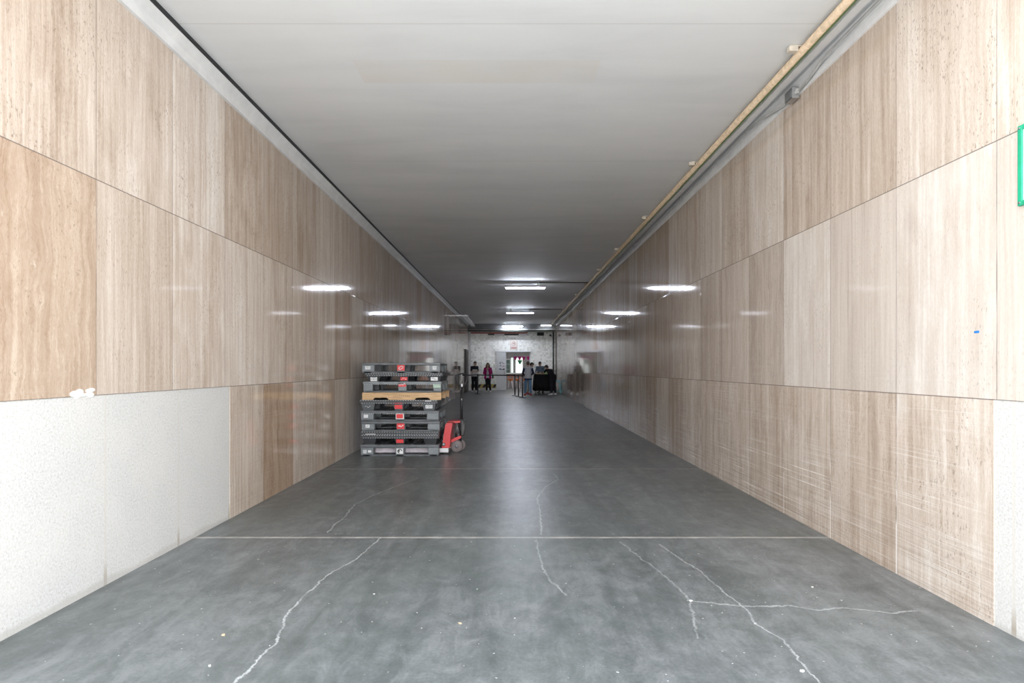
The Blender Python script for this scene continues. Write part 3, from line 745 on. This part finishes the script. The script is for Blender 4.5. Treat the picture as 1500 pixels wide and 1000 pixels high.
m = MB(); m.box((0, -.02, .09), (.42, .04, .02)); m.box((0, -.02, -.09), (.42, .04, .02)); m.box((-.2, -.02, 0), (.02, .04, .2)); m.box((.2, -.02, 0), (.02, .04, .2)); m.build('frame', M['dark_door'], t)
m = MB(); m.box((0, -.004, 0), (.40, .006, .18))
for k in range(5): m.box((0, -.016, -.07 + .035 * k), (.39, .02, .005), rot=(.5, 0, 0))
m.build('louvre', M['dark_gap'], t)
t = thing('wall_pipe', 'dark vertical pipe in the right corner of the far wall', 'pipe', (2.52, Y1 - .07, 0))
MB().tube([(0, 0, .62), (0, 0, 3.58)], .045).build('pipe', M['dark_pipe'], t)
MB().lathe([(.055, .60), (.055, .66)], (0, 0, 0), 16).build('end_cap', M['dark_pipe'], t)
for z in (1.2, 2.62): MB().box((0, .035, z), (.14, .07, .04)).build('bracket', M['dark_pipe'], t)
t = thing('security_camera', 'small black security camera hanging in the upper right corner of the far wall', 'camera', (2.36, Y1 - .001, 3.45))
MB().tube([(0, 0, 0), (0, -.05, 0), (0, -.10, -.04), (0, -.10, -.08)], .014, n=8).build('bracket', M['jack_black'], t)
m = MB(); m.box((-.03, -.20, -.11), (.075, .22, .075), rot=(.25, 0, .35), bev=.012); cbody = m.build('body', M['jack_black'], t)
MB().lathe([(.028, -.02), (.028, 0)], (.012, -.31, -.14), 14, 'Y').build('lens', M['dark_gap'], cbody)

M['sign_cream'] = plain('cream_sign', (.80, .76, .70), .4, var=.04); M['sign_brown'] = plain('faded_red_print', (.42, .10, .07), .5)
def panel_sign(name, label, cat, loc, w, h):
    t = thing(name, label, cat, loc); MB().box((0, -.006, 0), (w, .012, h), bev=.004).build('board', M['sign_cream'], t); return t
t = panel_sign('notice_sign', 'cream sign with a red border and round mark above the doorway on the far wall', 'sign', (.11, Y1, 2.78), .44, .60)
m = MB(); w, h = .20, .275
c4 = [(-w, -h), (w, -h), (w, h), (-w, h)]
m.tube([(x, -.014, z) for x, z in c4], .008, n=6, closed=True); m.build('border', M['sign_brown'], t)
m = MB(); m.tube([(.115 * math.cos(a), -.014, .07 + .115 * math.sin(a)) for a in [2 * PI * k / 24 for k in range(24)]], .009, n=6, closed=True)
m.tube([(-.08, -.014, .15), (.08, -.014, -.01)], .010, n=6); m.build('ring', M['sign_brown'], t)
m = MB(); m.box((-.01, -.0135, .075), (.10, .003, .028), rot=(0, .35, 0)); m.box((.03, -.0135, .10), (.03, .003, .07)); m.build('pictogram', M['black_ink'], t)
m = MB()
for k in range(7): m.box((-.15 + .05 * k, -.0135, -.15), (.034, .003, .045))
m.box((0, -.0135, -.215), (.32, .003, .04)); m.build('print_lines', M['sign_brown'], t)
M['print_grey'] = plain('grey_print', (.22, .22, .24), .6); M['print_pink'] = plain('pink_print', (.62, .38, .38), .6)
t = thing('door_notice', 'white paper notice with grey pictures on the open sliding door leaf', 'notice', (-.62, Y1 - .0855, 1.50))
MB().box((0, -.002, 0), (.40, .004, .62)).build('sheet', M['white_label'], t)
m = MB()
for x, z, w, h in ((-.10, .17, .06, .16), (.02, .20, .05, .10), (.11, .14, .07, .05), (-.08, .0, .10, .05), (-.10, -.20, .12, .10), (.02, -.235, .16, .05)): m.box((x, -.005, z), (w, .002, h), bev=.0)
m.build('picture', M['print_grey'], t)
MB().box((.10, -.005, -.02), (.14, .002, .06)).build('pink_picture', M['print_pink'], t)
MB().frustum((.11, -.005, -.24), (.14, .002, 0), (.13, -.005, -.16), (.05, .002, 0)).build('dark_picture', M['black_ink'], t)
# hazard striped kerb guard at the foot of the far wall
M['haz_yellow'] = plain('faded_yellow', (.52, .38, .10), .5); 
t = thing('hazard_strip', 'yellow and black striped guard at the foot of the far wall', 'guard', (-1.74, Y1 - .02, .27))
m = MB(); m.box((0, 0, 0), (1.55, .035, .22), bev=.006); m.build('guard', M['haz_yellow'], t)
m = MB()
for k in range(5):
    x = -.70 + .31 * k
    m.prism([(x, -.105), (x + .14, -.105), (x + .27, .105), (x + .13, .105)], -.0195, -.0175)
m.build('stripes', M['black_ink'], t)

# ------------------------------------------------------------------ queue barrier
t0 = None
def post(x, y, label):
    t = thing('barrier_post', label, 'barrier post', (x, y, 0), 0, 'posts of the queue barrier')
    MB().lathe([(.001, 0), (.17, 0), (.17, .012), (.14, .025), (.04, .035), (.032, .05)], (0, 0, 0), 28).build('base', M['jack_black'], t)
    MB().lathe([(.031, .045), (.031, .96)], (0, 0, 0), 18).build('pole', M['jack_black'], t)
    MB().lathe([(.036, .96), (.038, .965), (.038, 1.045), (.03, 1.055), (.001, 1.056)], (0, 0, 0), 18).build('belt_head', M['jack_black'], t)
    return t
post(-1.79, 32.2, 'black belt barrier post in front of the two people waiting at left')
post(.145, 30.4, 'leftmost of three black barrier posts by the person in the grey top')
post(.31, 29.3, 'middle one of three black barrier posts by the person in the grey top')
post(.485, 28.3, 'nearest of three black barrier posts, right beside the person in the grey top')
def belt(a, c, label):
    a = Vector(a); c = Vector(c); d = (c - a); n = d.normalized(); L = d.length; ang = math.atan2(d.y, d.x)
    o = MB().box((0, 0, 0), (L - .08, .006, .055)).build('barrier_belt', M['jack_black'], loc=(a + c) / 2, rz=ang)
    tag(o, label, 'barrier belt', 'belts of the queue barrier')
belt((-2.57, 31.0, 1.005), (-1.79, 32.2, 1.005), 'short black belt from the left wall to the post by the waiting people')
belt((-1.79, 32.2, 1.005), (.145, 30.4, 1.005), 'long black belt stretched in front of the white sliding door')
belt((.145, 30.4, 1.005), (.31, 29.3, 1.005), 'short black belt between the two left posts of the three together')
belt((.31, 29.3, 1.005), (.485, 28.3, 1.005), 'short black belt between the two right posts of the three together')

# ------------------------------------------------------------------ counter with black cloth
M['table_grey'] = plain('grey_table', (.30, .31, .33), .5)
M['black_cloth'] = plain('black_cloth', (.010, .010, .011), .85, spec=.2)
TX0, TX1, TY0, TY1, TZ = 1.20, 2.17, 31.7, 33.6, 1.04
t = thing('counter_table', 'tall folding table under the black cloth at the right of the far end', 'table', ((TX0 + TX1) / 2, (TY0 + TY1) / 2, 0))
hw, hd = (TX1 - TX0) / 2, (TY1 - TY0) / 2
MB().box((0, 0, TZ - .02), (2 * hw, 2 * hd, .04), bev=.008).build('tabletop', M['table_grey'], t)
for sx in (-1, 1):
    for sy in (-1, 1): MB().tube([(sx * (hw - .09), sy * (hd - .09), 0), (sx * (hw - .09), sy * (hd - .09), TZ - .04)], .018).build('leg', M['table_grey'], t)
# cloth: top sheet and a folded skirt
m = MB(); bm = m.bm; rnd = random.Random(3)
per = []
def edge(p, q, n): return [(p[0] + (q[0] - p[0]) * k / n, p[1] + (q[1] - p[1]) * k / n) for k in range(n)]
e = .016
cs = [(-hw - e, -hd - e), (hw + e, -hd - e), (hw + e, hd + e), (-hw - e, hd + e)]
for k in range(4): per += edge(cs[k], cs[(k + 1) % 4], 26 if k % 2 == 0 else 40)
zs = [TZ + .006, TZ - .03, .75, .45, .19]
rings = []
for zi, z in enumerate(zs):
    ring = []
    for k, (x, y) in enumerate(per):
        am = (0, .0, .012, .022, .032)[zi]; o_ = 1 + 0
        ln = math.hypot(x, y); w = am * (1 + math.sin(k * .9 + zi * .15)) 
        nx, ny = (0, -1) if k < 26 else (1, 0) if k < 66 else (0, 1) if k < 92 else (-1, 0)
        ring.append(bm.verts.new((x + nx * w, y + ny * w, z + (0.01 * math.sin(k * .31) if zi == 4 else 0))))
    rings.append(ring)
n = len(per)
for A, B in zip(rings, rings[1:]):
    for k in range(n): bm.faces.new((A[k], A[(k + 1) % n], B[(k + 1) % n], B[k])).smooth = True
bm.faces.new(rings[0])
o = m.build('tablecloth', M['black_cloth'], loc=((TX0 + TX1) / 2, (TY0 + TY1) / 2, 0))
sm = o.modifiers.new('solid', 'SOLIDIFY'); sm.thickness = .004; sm.offset = 1
tag(o, 'black cloth hanging over the tall table almost down to the floor', 'tablecloth')
M['bag_green'] = plain('bright_green_bag', (.28, .62, .22), .6); M['tan_board'] = plain('tan_board', (.60, .48, .28), .5); M['paper_grey'] = plain('grey_papers', (.45, .46, .50), .6)
m = MB(); m.frustum((0, 0, 0), (.20, .14, 0), (.01, 0, .13), (.25, .17, 0)); m.ell((0, 0, .12), (.11, .07, .035)); bg_ = m.build('green_bag', M['bag_green'], loc=(1.72, 31.86, TZ + .011))
tag(bg_, 'small bright green bag on the black covered table', 'bag')
MB().tube([(-.06, -.02, .13), (-.03, -.04, .20), (.03, -.04, .20), (.06, -.02, .13)], .008, n=6).build('handle', M['bag_green'], bg_)
t = thing('serving_tray', 'tan tray lying on the left half of the black covered table', 'tray', (1.45, 32.12, TZ + .011))
MB().box((0, 0, .008), (.36, .26, .016), bev=.004).build('base', M['tan_board'], t)
m = MB()
for s in (-1, 1): m.box((s * .175, 0, .025), (.012, .26, .04)); m.box((0, s * .125, .025), (.35, .012, .04))
m.build('rim', M['tan_board'], t)
tag(MB().box((0, 0, .012), (.26, .20, .024), bev=.003).build('paper_stack', M['paper_grey'], loc=(2.06, 31.84, TZ + .011), rz=.3), 'grey stack of papers on the right end of the black covered table', 'papers')

# light blue plastic stool by the wall
M['stool_blue'] = plain('pale_turquoise_plastic', (.22, .55, .62), .4, var=.06)
t = thing('plastic_stool', 'light blue tall plastic stool against the right wall beside the black table', 'stool', (2.435, 32.9, 0))
m = MB(); m.box((0, 0, .70), (.27, .27, .035), bev=.012); m.box((0, 0, .665), (.285, .285, .04), bev=.01); m.build('seat', M['stool_blue'], t)
for sx in (-1, 1):
    for sy in (-1, 1): MB().frustum((sx * .15, sy * .15, 0), (.05, .05, 0), (sx * .115, sy * .115, .66), (.045, .045, 0)).build('leg', M['stool_blue'], t)
for s in (-1, 1):
    MB().box((0, s * .143, .12), (.26, .018, .03)).build('stretcher', M['stool_blue'], t); MB().box((s * .143, 0, .12), (.018, .26, .03)).build('stretcher', M['stool_blue'], t)

# ------------------------------------------------------------------ shop room behind the doorway
M['counter_white'] = plain('white_counter', (.74, .75, .76), .4); M['orange'] = plain('orange_stool_seat', (.75, .20, .04), .45); M['pale_leg'] = plain('white_stool_leg', (.88, .84, .84), .4)
M['pink'] = plain('hot_pink_paper', (.72, .02, .28), .6); M['green_paper'] = plain('green_paper', (.02, .30, .12), .6); M['cord'] = plain('white_cord', (.7, .7, .7), .7)
t = thing('shop_counter', 'white topped counter standing inside the room behind the doorway', 'counter', (.35, 41.2, 0))
MB().box((0, 0, 1.0), (2.5, .62, .06), bev=.01).build('top', M['counter_white'], t)
MB().box((0, .05, .485), (2.4, .48, .97), bev=.006).build('front', plain('grey_counter_front', (.30, .28, .29), .5), t)
def stool(x, y, lab):
    t = thing('bar_stool', lab, 'stool', (x, y, 0), 0, 'orange stools at the shop counter')
    m = MB(); m.lathe([(.001, .52), (.13, .52), (.155, .60), (.17, .62), (.17, .645), (.14, .66), (.001, .662)], (0, 0, 0), 22); m.build('seat', M['orange'], t)
    MB().tube([(-.14, .12, .66), (-.15, .15, .80), (0, .17, .86), (.15, .15, .80), (.14, .12, .66)], (.022), n=8).build('backrest', M['orange'], t)
    for k in range(4):
        a = PI / 4 + k * PI / 2
        MB().tube([(.21 * math.cos(a), .21 * math.sin(a), 0), (.11 * math.cos(a), .11 * math.sin(a), .605)], .034, n=8).build('leg', M['pale_leg'], t)
    return t
stool(-.10, 40.0, 'leftmost of the orange stools with white legs seen through the doorway')
stool(.34, 40.1, 'middle one of the orange stools with white legs seen through the doorway')
stool(.80, 40.0, 'rightmost of the orange stools with white legs inside the doorway')
t = thing('bunting', 'string of hot pink paper flags hanging across the room behind the doorway', 'bunting', (.4, 38.7, 0))
m = MB(); m.tube([(-1.6 + .16 * k, 0, 2.12 - .03 * math.sin(k / 20 * PI)) for k in range(21)], .006, n=5); m.build('string', M['cord'], t)
for k, x in enumerate((-.19, .08, .34, .62, .94)):
    w = .25 if k < 4 else .28; h = .24 if k < 4 else .38
    z = 2.10
    MB().prism([(x - w / 2, z), (x + w / 2, z), (x + w * .12, z - h), (x - w * .12, z - h)], -.003, .003).build('flag', M['pink'], t)
t = thing('paper_pennant', 'green pointed paper pennant hanging below the pink flags', 'pennant', (.50, 38.9, 0))
MB().tube([(0, 0, 2.89), (0, 0, 1.80)], .003, n=4).build('string', M['cord'], t)
MB().prism([(-.16, 1.86), (.16, 1.86), (.06, 1.66), (0, 1.58), (-.06, 1.66)], -.004, .004).build('flag', M['green_paper'], t)
M['glass_teal'] = plain('teal_drinks_cabinet', (.16, .30, .26), .3, scale=30, var=.5)
t = thing('drinks_cabinet', 'tall greenish display cabinet at the left inside the room behind the doorway', 'cabinet', (-.47, 42.4, 0))
m = MB(); m.box2((-.38, -.28, 0), (-.33, .28, 2.0)); m.box2((.33, -.28, 0), (.38, .28, 2.0)); m.box2((-.38, .24, 0), (.38, .28, 2.0)); m.box2((-.38, -.28, 1.94), (.38, .28, 2.0)); m.box2((-.38, -.28, 0), (.38, .28, .18)); m.build('case', M['counter_white'], t)
for k in range(4): MB().box((0, -.01, .55 + .36 * k), (.66, .44, .02)).build('shelf', M['counter_white'], t)
MB().box((0, .22, 1.05), (.65, .02, 1.75)).build('lining', M['glass_teal'], t)
M['room_lamp'] = glow('added_room_light', (1, .98, .95), 9.0)  # unseen light panel, added to light the room behind the doorway
t = thing('added_panel_lamp', 'square light panel added out of view on the ceiling of the room behind the doorway', 'ceiling light', (.3, 40.0, 2.86))
MB().box((0, 0, .015), (1.3, 1.3, .05), bev=.005).build('housing', M['lamp_body'], t); MB().box((0, 0, -.015), (1.2, 1.2, .012)).build('diffuser', M['room_lamp'], t)

# ------------------------------------------------------------------ people
M['skin'] = plain('skin', (.50, .31, .22), .5, var=.06); M['skin2'] = plain('skin_tan', (.40, .24, .165), .5, var=.06)
M['hair'] = plain('black_hair', (.012, .010, .009), .45, var=.3, scale=60); M['hair_br'] = plain('dark_brown_hair', (.035, .018, .012), .45, var=.3, scale=60)
M['eye'] = plain('dark_eye', (.02, .015, .012), .25); M['lip'] = plain('lip', (.40, .16, .14), .5)
def cloth(name, c): M[name] = plain(name, c, .8, var=.14, scale=22, spec=.25)
cloth('navy_shirt', (.012, .014, .022)); cloth('white_shirt', (.66, .66, .67)); cloth('black_trousers', (.013, .013, .016)); cloth('magenta_jacket', (.40, .015, .15))
cloth('grey_knit', (.34, .345, .36)); cloth('navy_knit', (.014, .02, .05)); cloth('blue_jeans', (.12, .22, .34)); cloth('cream_cotton', (.60, .56, .48)); cloth('blue_shirt', (.14, .19, .26)); cloth('black_shirt', (.008, .008, .010))
cloth('white_shoe', (.88, .88, .88)); cloth('red_shoe', (.48, .10, .10)); cloth('dark_shoe', (.03, .025, .02))

def baked(mb, name, mat, parent, vox, smooth=4, sf=.5):
    o = mb.build(name, mat, parent)
    m = o.modifiers.new('r', 'REMESH'); m.mode = 'VOXEL'; m.voxel_size = vox; m.use_smooth_shade = True
    s = o.modifiers.new('s', 'SMOOTH'); s.factor = sf; s.iterations = smooth
    dg = bpy.context.evaluated_depsgraph_get(); dg.update()
    me = bpy.data.meshes.new_from_object(o.evaluated_get(dg))
    o.modifiers.clear(); old = o.data; o.data = me; bpy.data.meshes.remove(old); me.name = name
    me.materials.clear(); me.materials.append(mat)
    for p in me.polygons: p.use_smooth = True
    return o
def cap(mb, a, c, ra, rc, n=14):
    """tapered limb with round ends"""
    a = Vector(a); c = Vector(c)
    mb.tube([a, a.lerp(c, .5), c], [ra, (ra + rc) / 2, rc], n=n); mb.ell(a, (ra,) * 3); mb.ell(c, (rc,) * 3)

def person(label, loc, rz, sc=1.0, bend=0, head=(0, 0), arms=None, legs=None, skin='skin', hair='hair', long_hair=False,
           top=('white_shirt',), sleeve=1.0, sleeve_mat=None, hem=None, yoke=None, jacket=None, trousers='black_trousers', shoes='white_shoe', female=False, hem_z=.84):
    t = thing('person', label, 'person', loc, R(rz)); t.scale = (sc,) * 3
    piv = Vector((0, 0, .93)); th = R(bend)
    RB = Matrix.Rotation(th, 3, 'X')
    def rb(p): return piv + RB @ (Vector(p) - piv)
    RBm = RB
    sw = .165 if female else .185
    sh = {s: rb((s * sw, 0, 1.385)) for s in (-1, 1)}
    neck0, neck1 = rb((0, .01, 1.40)), rb((0, -.005, 1.50))
    HR = RBm @ Matrix.Rotation(R(head[1]), 3, 'Z') @ Matrix.Rotation(R(head[0]), 3, 'X')
    hb = rb((0, -.0, 1.49))
    def hd(p): return hb + HR @ Vector(p)                 # head space: base of the skull at 0, face toward -y
    arms = arms or {}
    dflt = {s: ((s * .25, .02, 1.12), (s * .26, -.06, .87)) for s in (-1, 1)}
    A = {s: [Vector(q) for q in arms.get(s, dflt[s])] for s in (-1, 1)}
    legs = legs or {}
    dl = {s: ((s * .095, -.015, .49), (s * .105, .02, .085)) for s in (-1, 1)}
    L = {s: [Vector(q) for q in legs.get(s, dl[s])] for s in (-1, 1)}
    hip = {s: Vector((s * .09, 0, .88)) for s in (-1, 1)}
    tw = .92 if female else 1.0
    def torso(m, g, lo=.84, full=True):
        if full: m.ell((0, 0, .90), (.155 + g, .105 + g, .11 + g))
        m.ell(rb((0, .0, 1.04)), ((.132 * tw) + g, .092 + g, .14), RBm)
        m.ell(rb((0, .0, 1.22)), ((.160 * tw) + g, .108 + g, .17), RBm)
        m.ell(rb((0, .0, 1.35)), ((.155 * tw) + g, .092 + g, .085 + g * .5), RBm)
        cap(m, sh[-1], sh[1], .058 + g * .7, .058 + g * .7)
        if female:
            for s in (-1, 1): m.ell(rb((s * .07, -.075, 1.25)), (.062 + g, .055 + g, .062), RBm)
    # body: one continuous surface
    b = MB(); torso(b, 0)
    cap(b, neck0, neck1, .058, .050); cap(b, sh[-1].lerp(neck0, .25), sh[1].lerp(neck0, .25), .055, .055)
    b.ell(hd((0, .005, .125)), (.074, .094, .098), HR); b.ell(hd((0, -.028, .065)), (.056, .062, .068), HR); b.ell(hd((0, -.062, .022)), (.030, .026, .022), HR)
    b.tube([hd((0, -.084, .115)), hd((0, -.112, .078)), hd((0, -.092, .070))], [.009, .014, .010], n=8); b.ell(hd((0, -.104, .078)), (.016, .014, .012), HR)
    for s in (-1, 1):
        b.ell(hd((s * .077, .012, .095)), (.011, .020, .032), HR)
        b.ell(hd((s * .045, -.068, .075)), (.022, .018, .018), HR)
        e, w = A[s]
        cap(b, sh[s], e, .047, .038); cap(b, e, w, .038, .026)
        d = (w - e).normalized()
        up = Vector((0, 0, 1)); side = d.cross(up)
        if side.length < .2: side = Vector((0, 1, 0))
        side.normalize(); nrm = side.cross(d).normalized()
        if nrm.z > 0 and abs(d.z) < .7: nrm = -nrm                # palm normal roughly downward
        pal = w + d * .05
        for q in (-.026, -.009, .009, .026): cap(b, w + side * q * .6 + d * .01, w + side * q + d * .085, .015, .013, 8)
        for k, q in enumerate((-.030, -.010, .010, .030)):
            ln = (.060, .074, .078, .066)[k]
            p0 = w + side * q + d * .085; p1 = p0 + d * ln * .5 + nrm * .012; p2 = p1 + d * ln * .38 + nrm * .028
            b.tube([p0, p1, p2], [.0105, .0095, .008], n=8); b.ell(p1, (.0095,) * 3, u=8, v=6); b.ell(p2, (.008,) * 3, u=8, v=6)
        ts = -s
        p0 = w + side * ts * .022 + d * .025; p1 = w + side * ts * .055 + d * .06 + nrm * .012; p2 = p1 + d * .032 + nrm * .014
        b.tube([p0, p1, p2], [.013, .0115, .009], n=8); b.ell(p1, (.0115,) * 3, u=8, v=6); b.ell(p2, (.009,) * 3, u=8, v=6)
        k_, a_ = L[s]
        cap(b, hip[s], k_, .082, .056); cap(b, k_, a_, .054, .036); b.ell(k_.lerp(a_, .3) + Vector((0, .012, 0)), (.055, .058, .11))
        cap(b, a_ + Vector((0, .02, -.045)), a_ + Vector((s * .02, -.15, -.055)), .036, .028)
    baked(b, 'body', M[skin], t, .0072, 3)
    # face
    for s in (-1, 1):
        MB().ell(hd((s * .031, -.083, .118)), (.013, .008, .008), HR, u=10, v=8).build('eye', M['eye'], t)
        MB().tube([hd((s * .015, -.089, .140)), hd((s * .034, -.087, .145)), hd((s * .052, -.074, .139))], .005, n=6).build('eyebrow', M[hair], t)
    MB().tube([hd((-.022, -.085, .044)), hd((0, -.092, .046)), hd((.022, -.085, .044))], [.004, .007, .004], n=8).build('mouth', M['lip'], t)
    # hair
    h = MB(); h.ell(hd((0, .024, .150)), (.082, .095, .085), HR); h.ell(hd((0, .045, .105)), (.079, .076, .085), HR); h.ell(hd((0, -.035, .198)), (.062, .052, .034), HR)
    if long_hair:
        for s in (-1, 1):
            h.tube([hd((s * .058, -.01, .17)), hd((s * .088, .02, .08)), rb((s * .105, -.02, 1.42)), rb((s * .105, -.10, 1.28))], [.03, .036, .040, .018], n=10)
        h.tube([hd((0, .06, .14)), hd((0, .085, .04)), rb((0, .11, 1.36)), rb((0, .12, 1.22))], [(.07, .05), (.085, .05), (.10, .035), (.07, .018)], n=14)
    baked(h, 'hair', M[hair], t, .010, 3)
    # trousers
    g = .018
    q = MB(); q.ell((0, 0, .89), (.158 + g, .110 + g, .10))
    for s in (-1, 1):
        k_, a_ = L[s]
        cap(q, hip[s], k_, .086 + g * .6, .062 + g * .5); q.tube([k_ + Vector((0, .002, 0)), k_.lerp(a_, .3) + Vector((0, .012, 0)), k_.lerp(a_, .6) + Vector((0, .008, 0)), a_ + Vector((0, 0, .035))], [.078, .076, .067, .054]); q.ell(k_ + Vector((0, .002, 0)), (.079,) * 3)
    baked(q, 'trousers', M[trousers], t, .011, 3)
    # shoes
    for s in (-1, 1):
        a_ = L[s][1]
        q = MB(); base = a_.z - .085
        q.ell((a_.x, a_.y + .02, base + .06), (.047, .058, .058)); q.tube([(a_.x, a_.y + .045, base + .036), (a_.x + s * .010, a_.y - .07, base + .036), (a_.x + s * .018, a_.y - .175, base + .028)], [(.044, .036), (.050, .036), (.036, .026)], n=14); q.ell((a_.x + s * .018, a_.y - .172, base + .028), (.040, .034, .027)); q.ell((a_.x, a_.y + .045, base + .036), (.044, .03, .035))
        baked(q, 'shoe', M[shoes], t, .009, 2)
    # top
    def sleeves(m, g, frac):
        for s in (-1, 1):
            e, w = A[s]
            cap(m, sh[s], e if frac >= 1 else sh[s].lerp(e, max(.3, frac * 2)), .054 + g, .046 + g)
            if frac >= 1: m.tube([e, e.lerp(w, .92)], [.046 + g, .035 + g])
    g = .017
    q = MB(); torso(q, g, full=False); q.tube([(0, 0, hem_z), (0, 0, hem_z + .08), (0, 0, .97), rb((0, 0, 1.05)), rb((0, 0, 1.22))], [(.194, .146), (.192, .144), (.180, .132), (.166, .120), (.176, .124)], n=24)
    if not sleeve_mat: sleeves(q, .004, sleeve)
    baked(q, 'shirt', M[top[0]], t, .011, 4)
    if sleeve_mat:
        q = MB(); sleeves(q, .008, sleeve); baked(q, 'sleeves', M[sleeve_mat], t, .011, 3)
    if hem:
        q = MB(); q.tube([(0, 0, .785), (0, 0, .86)], [(.188, .140), (.196, .148)], n=24); baked(q, 'hem', M[hem], t, .011, 2)
    if yoke:
        q = MB(); q.ell(rb((0, 0, 1.34)), (.19 * tw, .136, .13), RBm); cap(q, sh[-1], sh[1], .076, .076); sleeves(q, .010, sleeve); baked(q, 'shirt_yoke', M[yoke], t, .011, 4)
    if jacket:
        q = MB(); 
        for s in (-1, 1):
            q.tube([rb((s * .105, -.01, 1.40)), rb((s * .115, -.012, 1.2)), rb((s * .112, -.01, 1.04)), (s * .125, -.01, .90), (s * .135, -.012, .78)], [(.075, .105), (.085, .132), (.082, .125), (.088, .135), (.09, .14)], n=16)
        q.tube([rb((0, .05, 1.40)), rb((0, .055, 1.2)), rb((0, .052, 1.04)), (0, .055, .90), (0, .06, .78)], [(.15, .075), (.165, .085), (.155, .08), (.18, .085), (.19, .088)], n=20)
        cap(q, sh[-1], sh[1], .075, .075); sleeves(q, .018, 1.0); baked(q, 'jacket', M[jacket], t, .012, 5)
    # collar
    if bend < 90:
        q = MB(); q.tube([neck0.lerp(neck1, .15) + Vector((.062 * math.cos(a), .058 * math.sin(a), -.012 * math.cos(a * 1))) for a in [2 * PI * k / 16 for k in range(16)]], .012, n=8, closed=True)
        q.build('collar', M[yoke or jacket or top[0]], t)
    return t

HOLD = {1: ((.22, -.06, 1.13), (.07, -.27, 1.20)), -1: ((-.22, -.04, 1.12), (-.06, -.25, 1.17))}
person('person in dark shirt with white lower half and black trousers, looking at a phone', (-2.13, 34.6, 0), 38, 1.02, 4, (24, 0), HOLD, {1: ((.10, -.03, .49), (.12, -.02, .085)), -1: ((-.08, .0, .49), (-.09, .03, .085))}, top=('white_shirt',), yoke='navy_shirt', sleeve=.34, shoes='white_shoe', hem_z=.89)
ph = MB().box((0, 0, 0), (.075, .010, .15), rot=(-.5, 0, 0), bev=.004).build('mobile_phone', M['jack_black'], loc=(-1.905, 34.29, 1.285), rz=R(38)); tag(ph, 'dark phone held up by the person in the dark and white shirt', 'phone')
person('person with long dark hair in a magenta jacket and black trousers, hands raised', (-1.36, 34.6, 0), -4, .965, 0, (10, 0), {1: ((.21, -.08, 1.12), (.035, -.20, 1.36)), -1: ((-.22, -.05, 1.11), (-.05, -.23, 1.30))}, {1: ((.10, -.02, .49), (.15, .02, .085)), -1: ((-.06, -.05, .49), (-.06, -.05, .085))}, long_hair=True, hair='hair_br', top=('white_shirt',), jacket='magenta_jacket', female=True, shoes='white_shoe')
t = thing('handbag', 'small black handbag at the hip of the person in the magenta jacket', 'bag', (-1.075, 34.50, .78))
MB().box((0, 0, .09), (.07, .22, .18), bev=.02).build('bag_body', M['black_shirt'], t); MB().tube([(-.0, -.08, .17), (-.04, -.07, .45), (-.12, -.02, .62), (-.10, .05, .45), (0, .08, .17)], .008, n=6).build('strap', M['black_shirt'], t)
person('person seen from behind in a grey top with navy sleeves and blue jeans, red shoes', (.80, 30.5, 0), 184, 1.0, 6, (20, -12), {1: ((.26, -.02, 1.12), (.16, -.22, 1.02)), -1: ((-.26, -.02, 1.12), (-.15, -.22, 1.0))}, {1: ((.12, -.01, .49), (.155, .01, .085)), -1: ((-.11, -.02, .49), (-.13, .0, .085))}, hair='hair_br', top=('grey_knit',), sleeve=1.0, sleeve_mat='navy_knit', hem='navy_knit', trousers='blue_jeans', shoes='red_shoe', skin='skin2')
person('person in cream trousers and dark top leaning toward the table from its left end', (.83, 32.4, 0), 80, .99, 16, (22, 0), {1: ((.22, -.20, 1.10), (.12, -.40, 1.10)), -1: ((-.22, -.18, 1.10), (-.10, -.38, 1.10))}, None, top=('navy_shirt',), sleeve=1.0, sleeve_mat='cream_cotton', trousers='cream_cotton', shoes='red_shoe', skin='skin2')
person('person in a grey blue shirt standing behind the black covered table', (1.60, 34.15, 0), -18, 1.02, 12, (20, 0), {1: ((.24, -.16, 1.14), (.14, -.42, 1.12)), -1: ((-.24, -.16, 1.14), (-.12, -.42, 1.12))}, None, top=('blue_shirt',), sleeve=1.0, trousers='black_trousers', shoes='dark_shoe', skin='skin2')
person('person all in black with white shoes bending over the right front of the table', (2.08, 31.0, 0), 222, 1.0, 44, (6, 0), {1: ((.24, -.46, 1.13), (.08, -.62, 1.10)), -1: ((-.24, -.44, 1.13), (-.10, -.62, 1.10))}, {1: ((.10, -.03, .49), (.12, .0, .085)), -1: ((-.10, .0, .49), (-.12, .03, .085))}, top=('black_shirt',), sleeve=.34, trousers='black_trousers', shoes='white_shoe', skin='skin2')
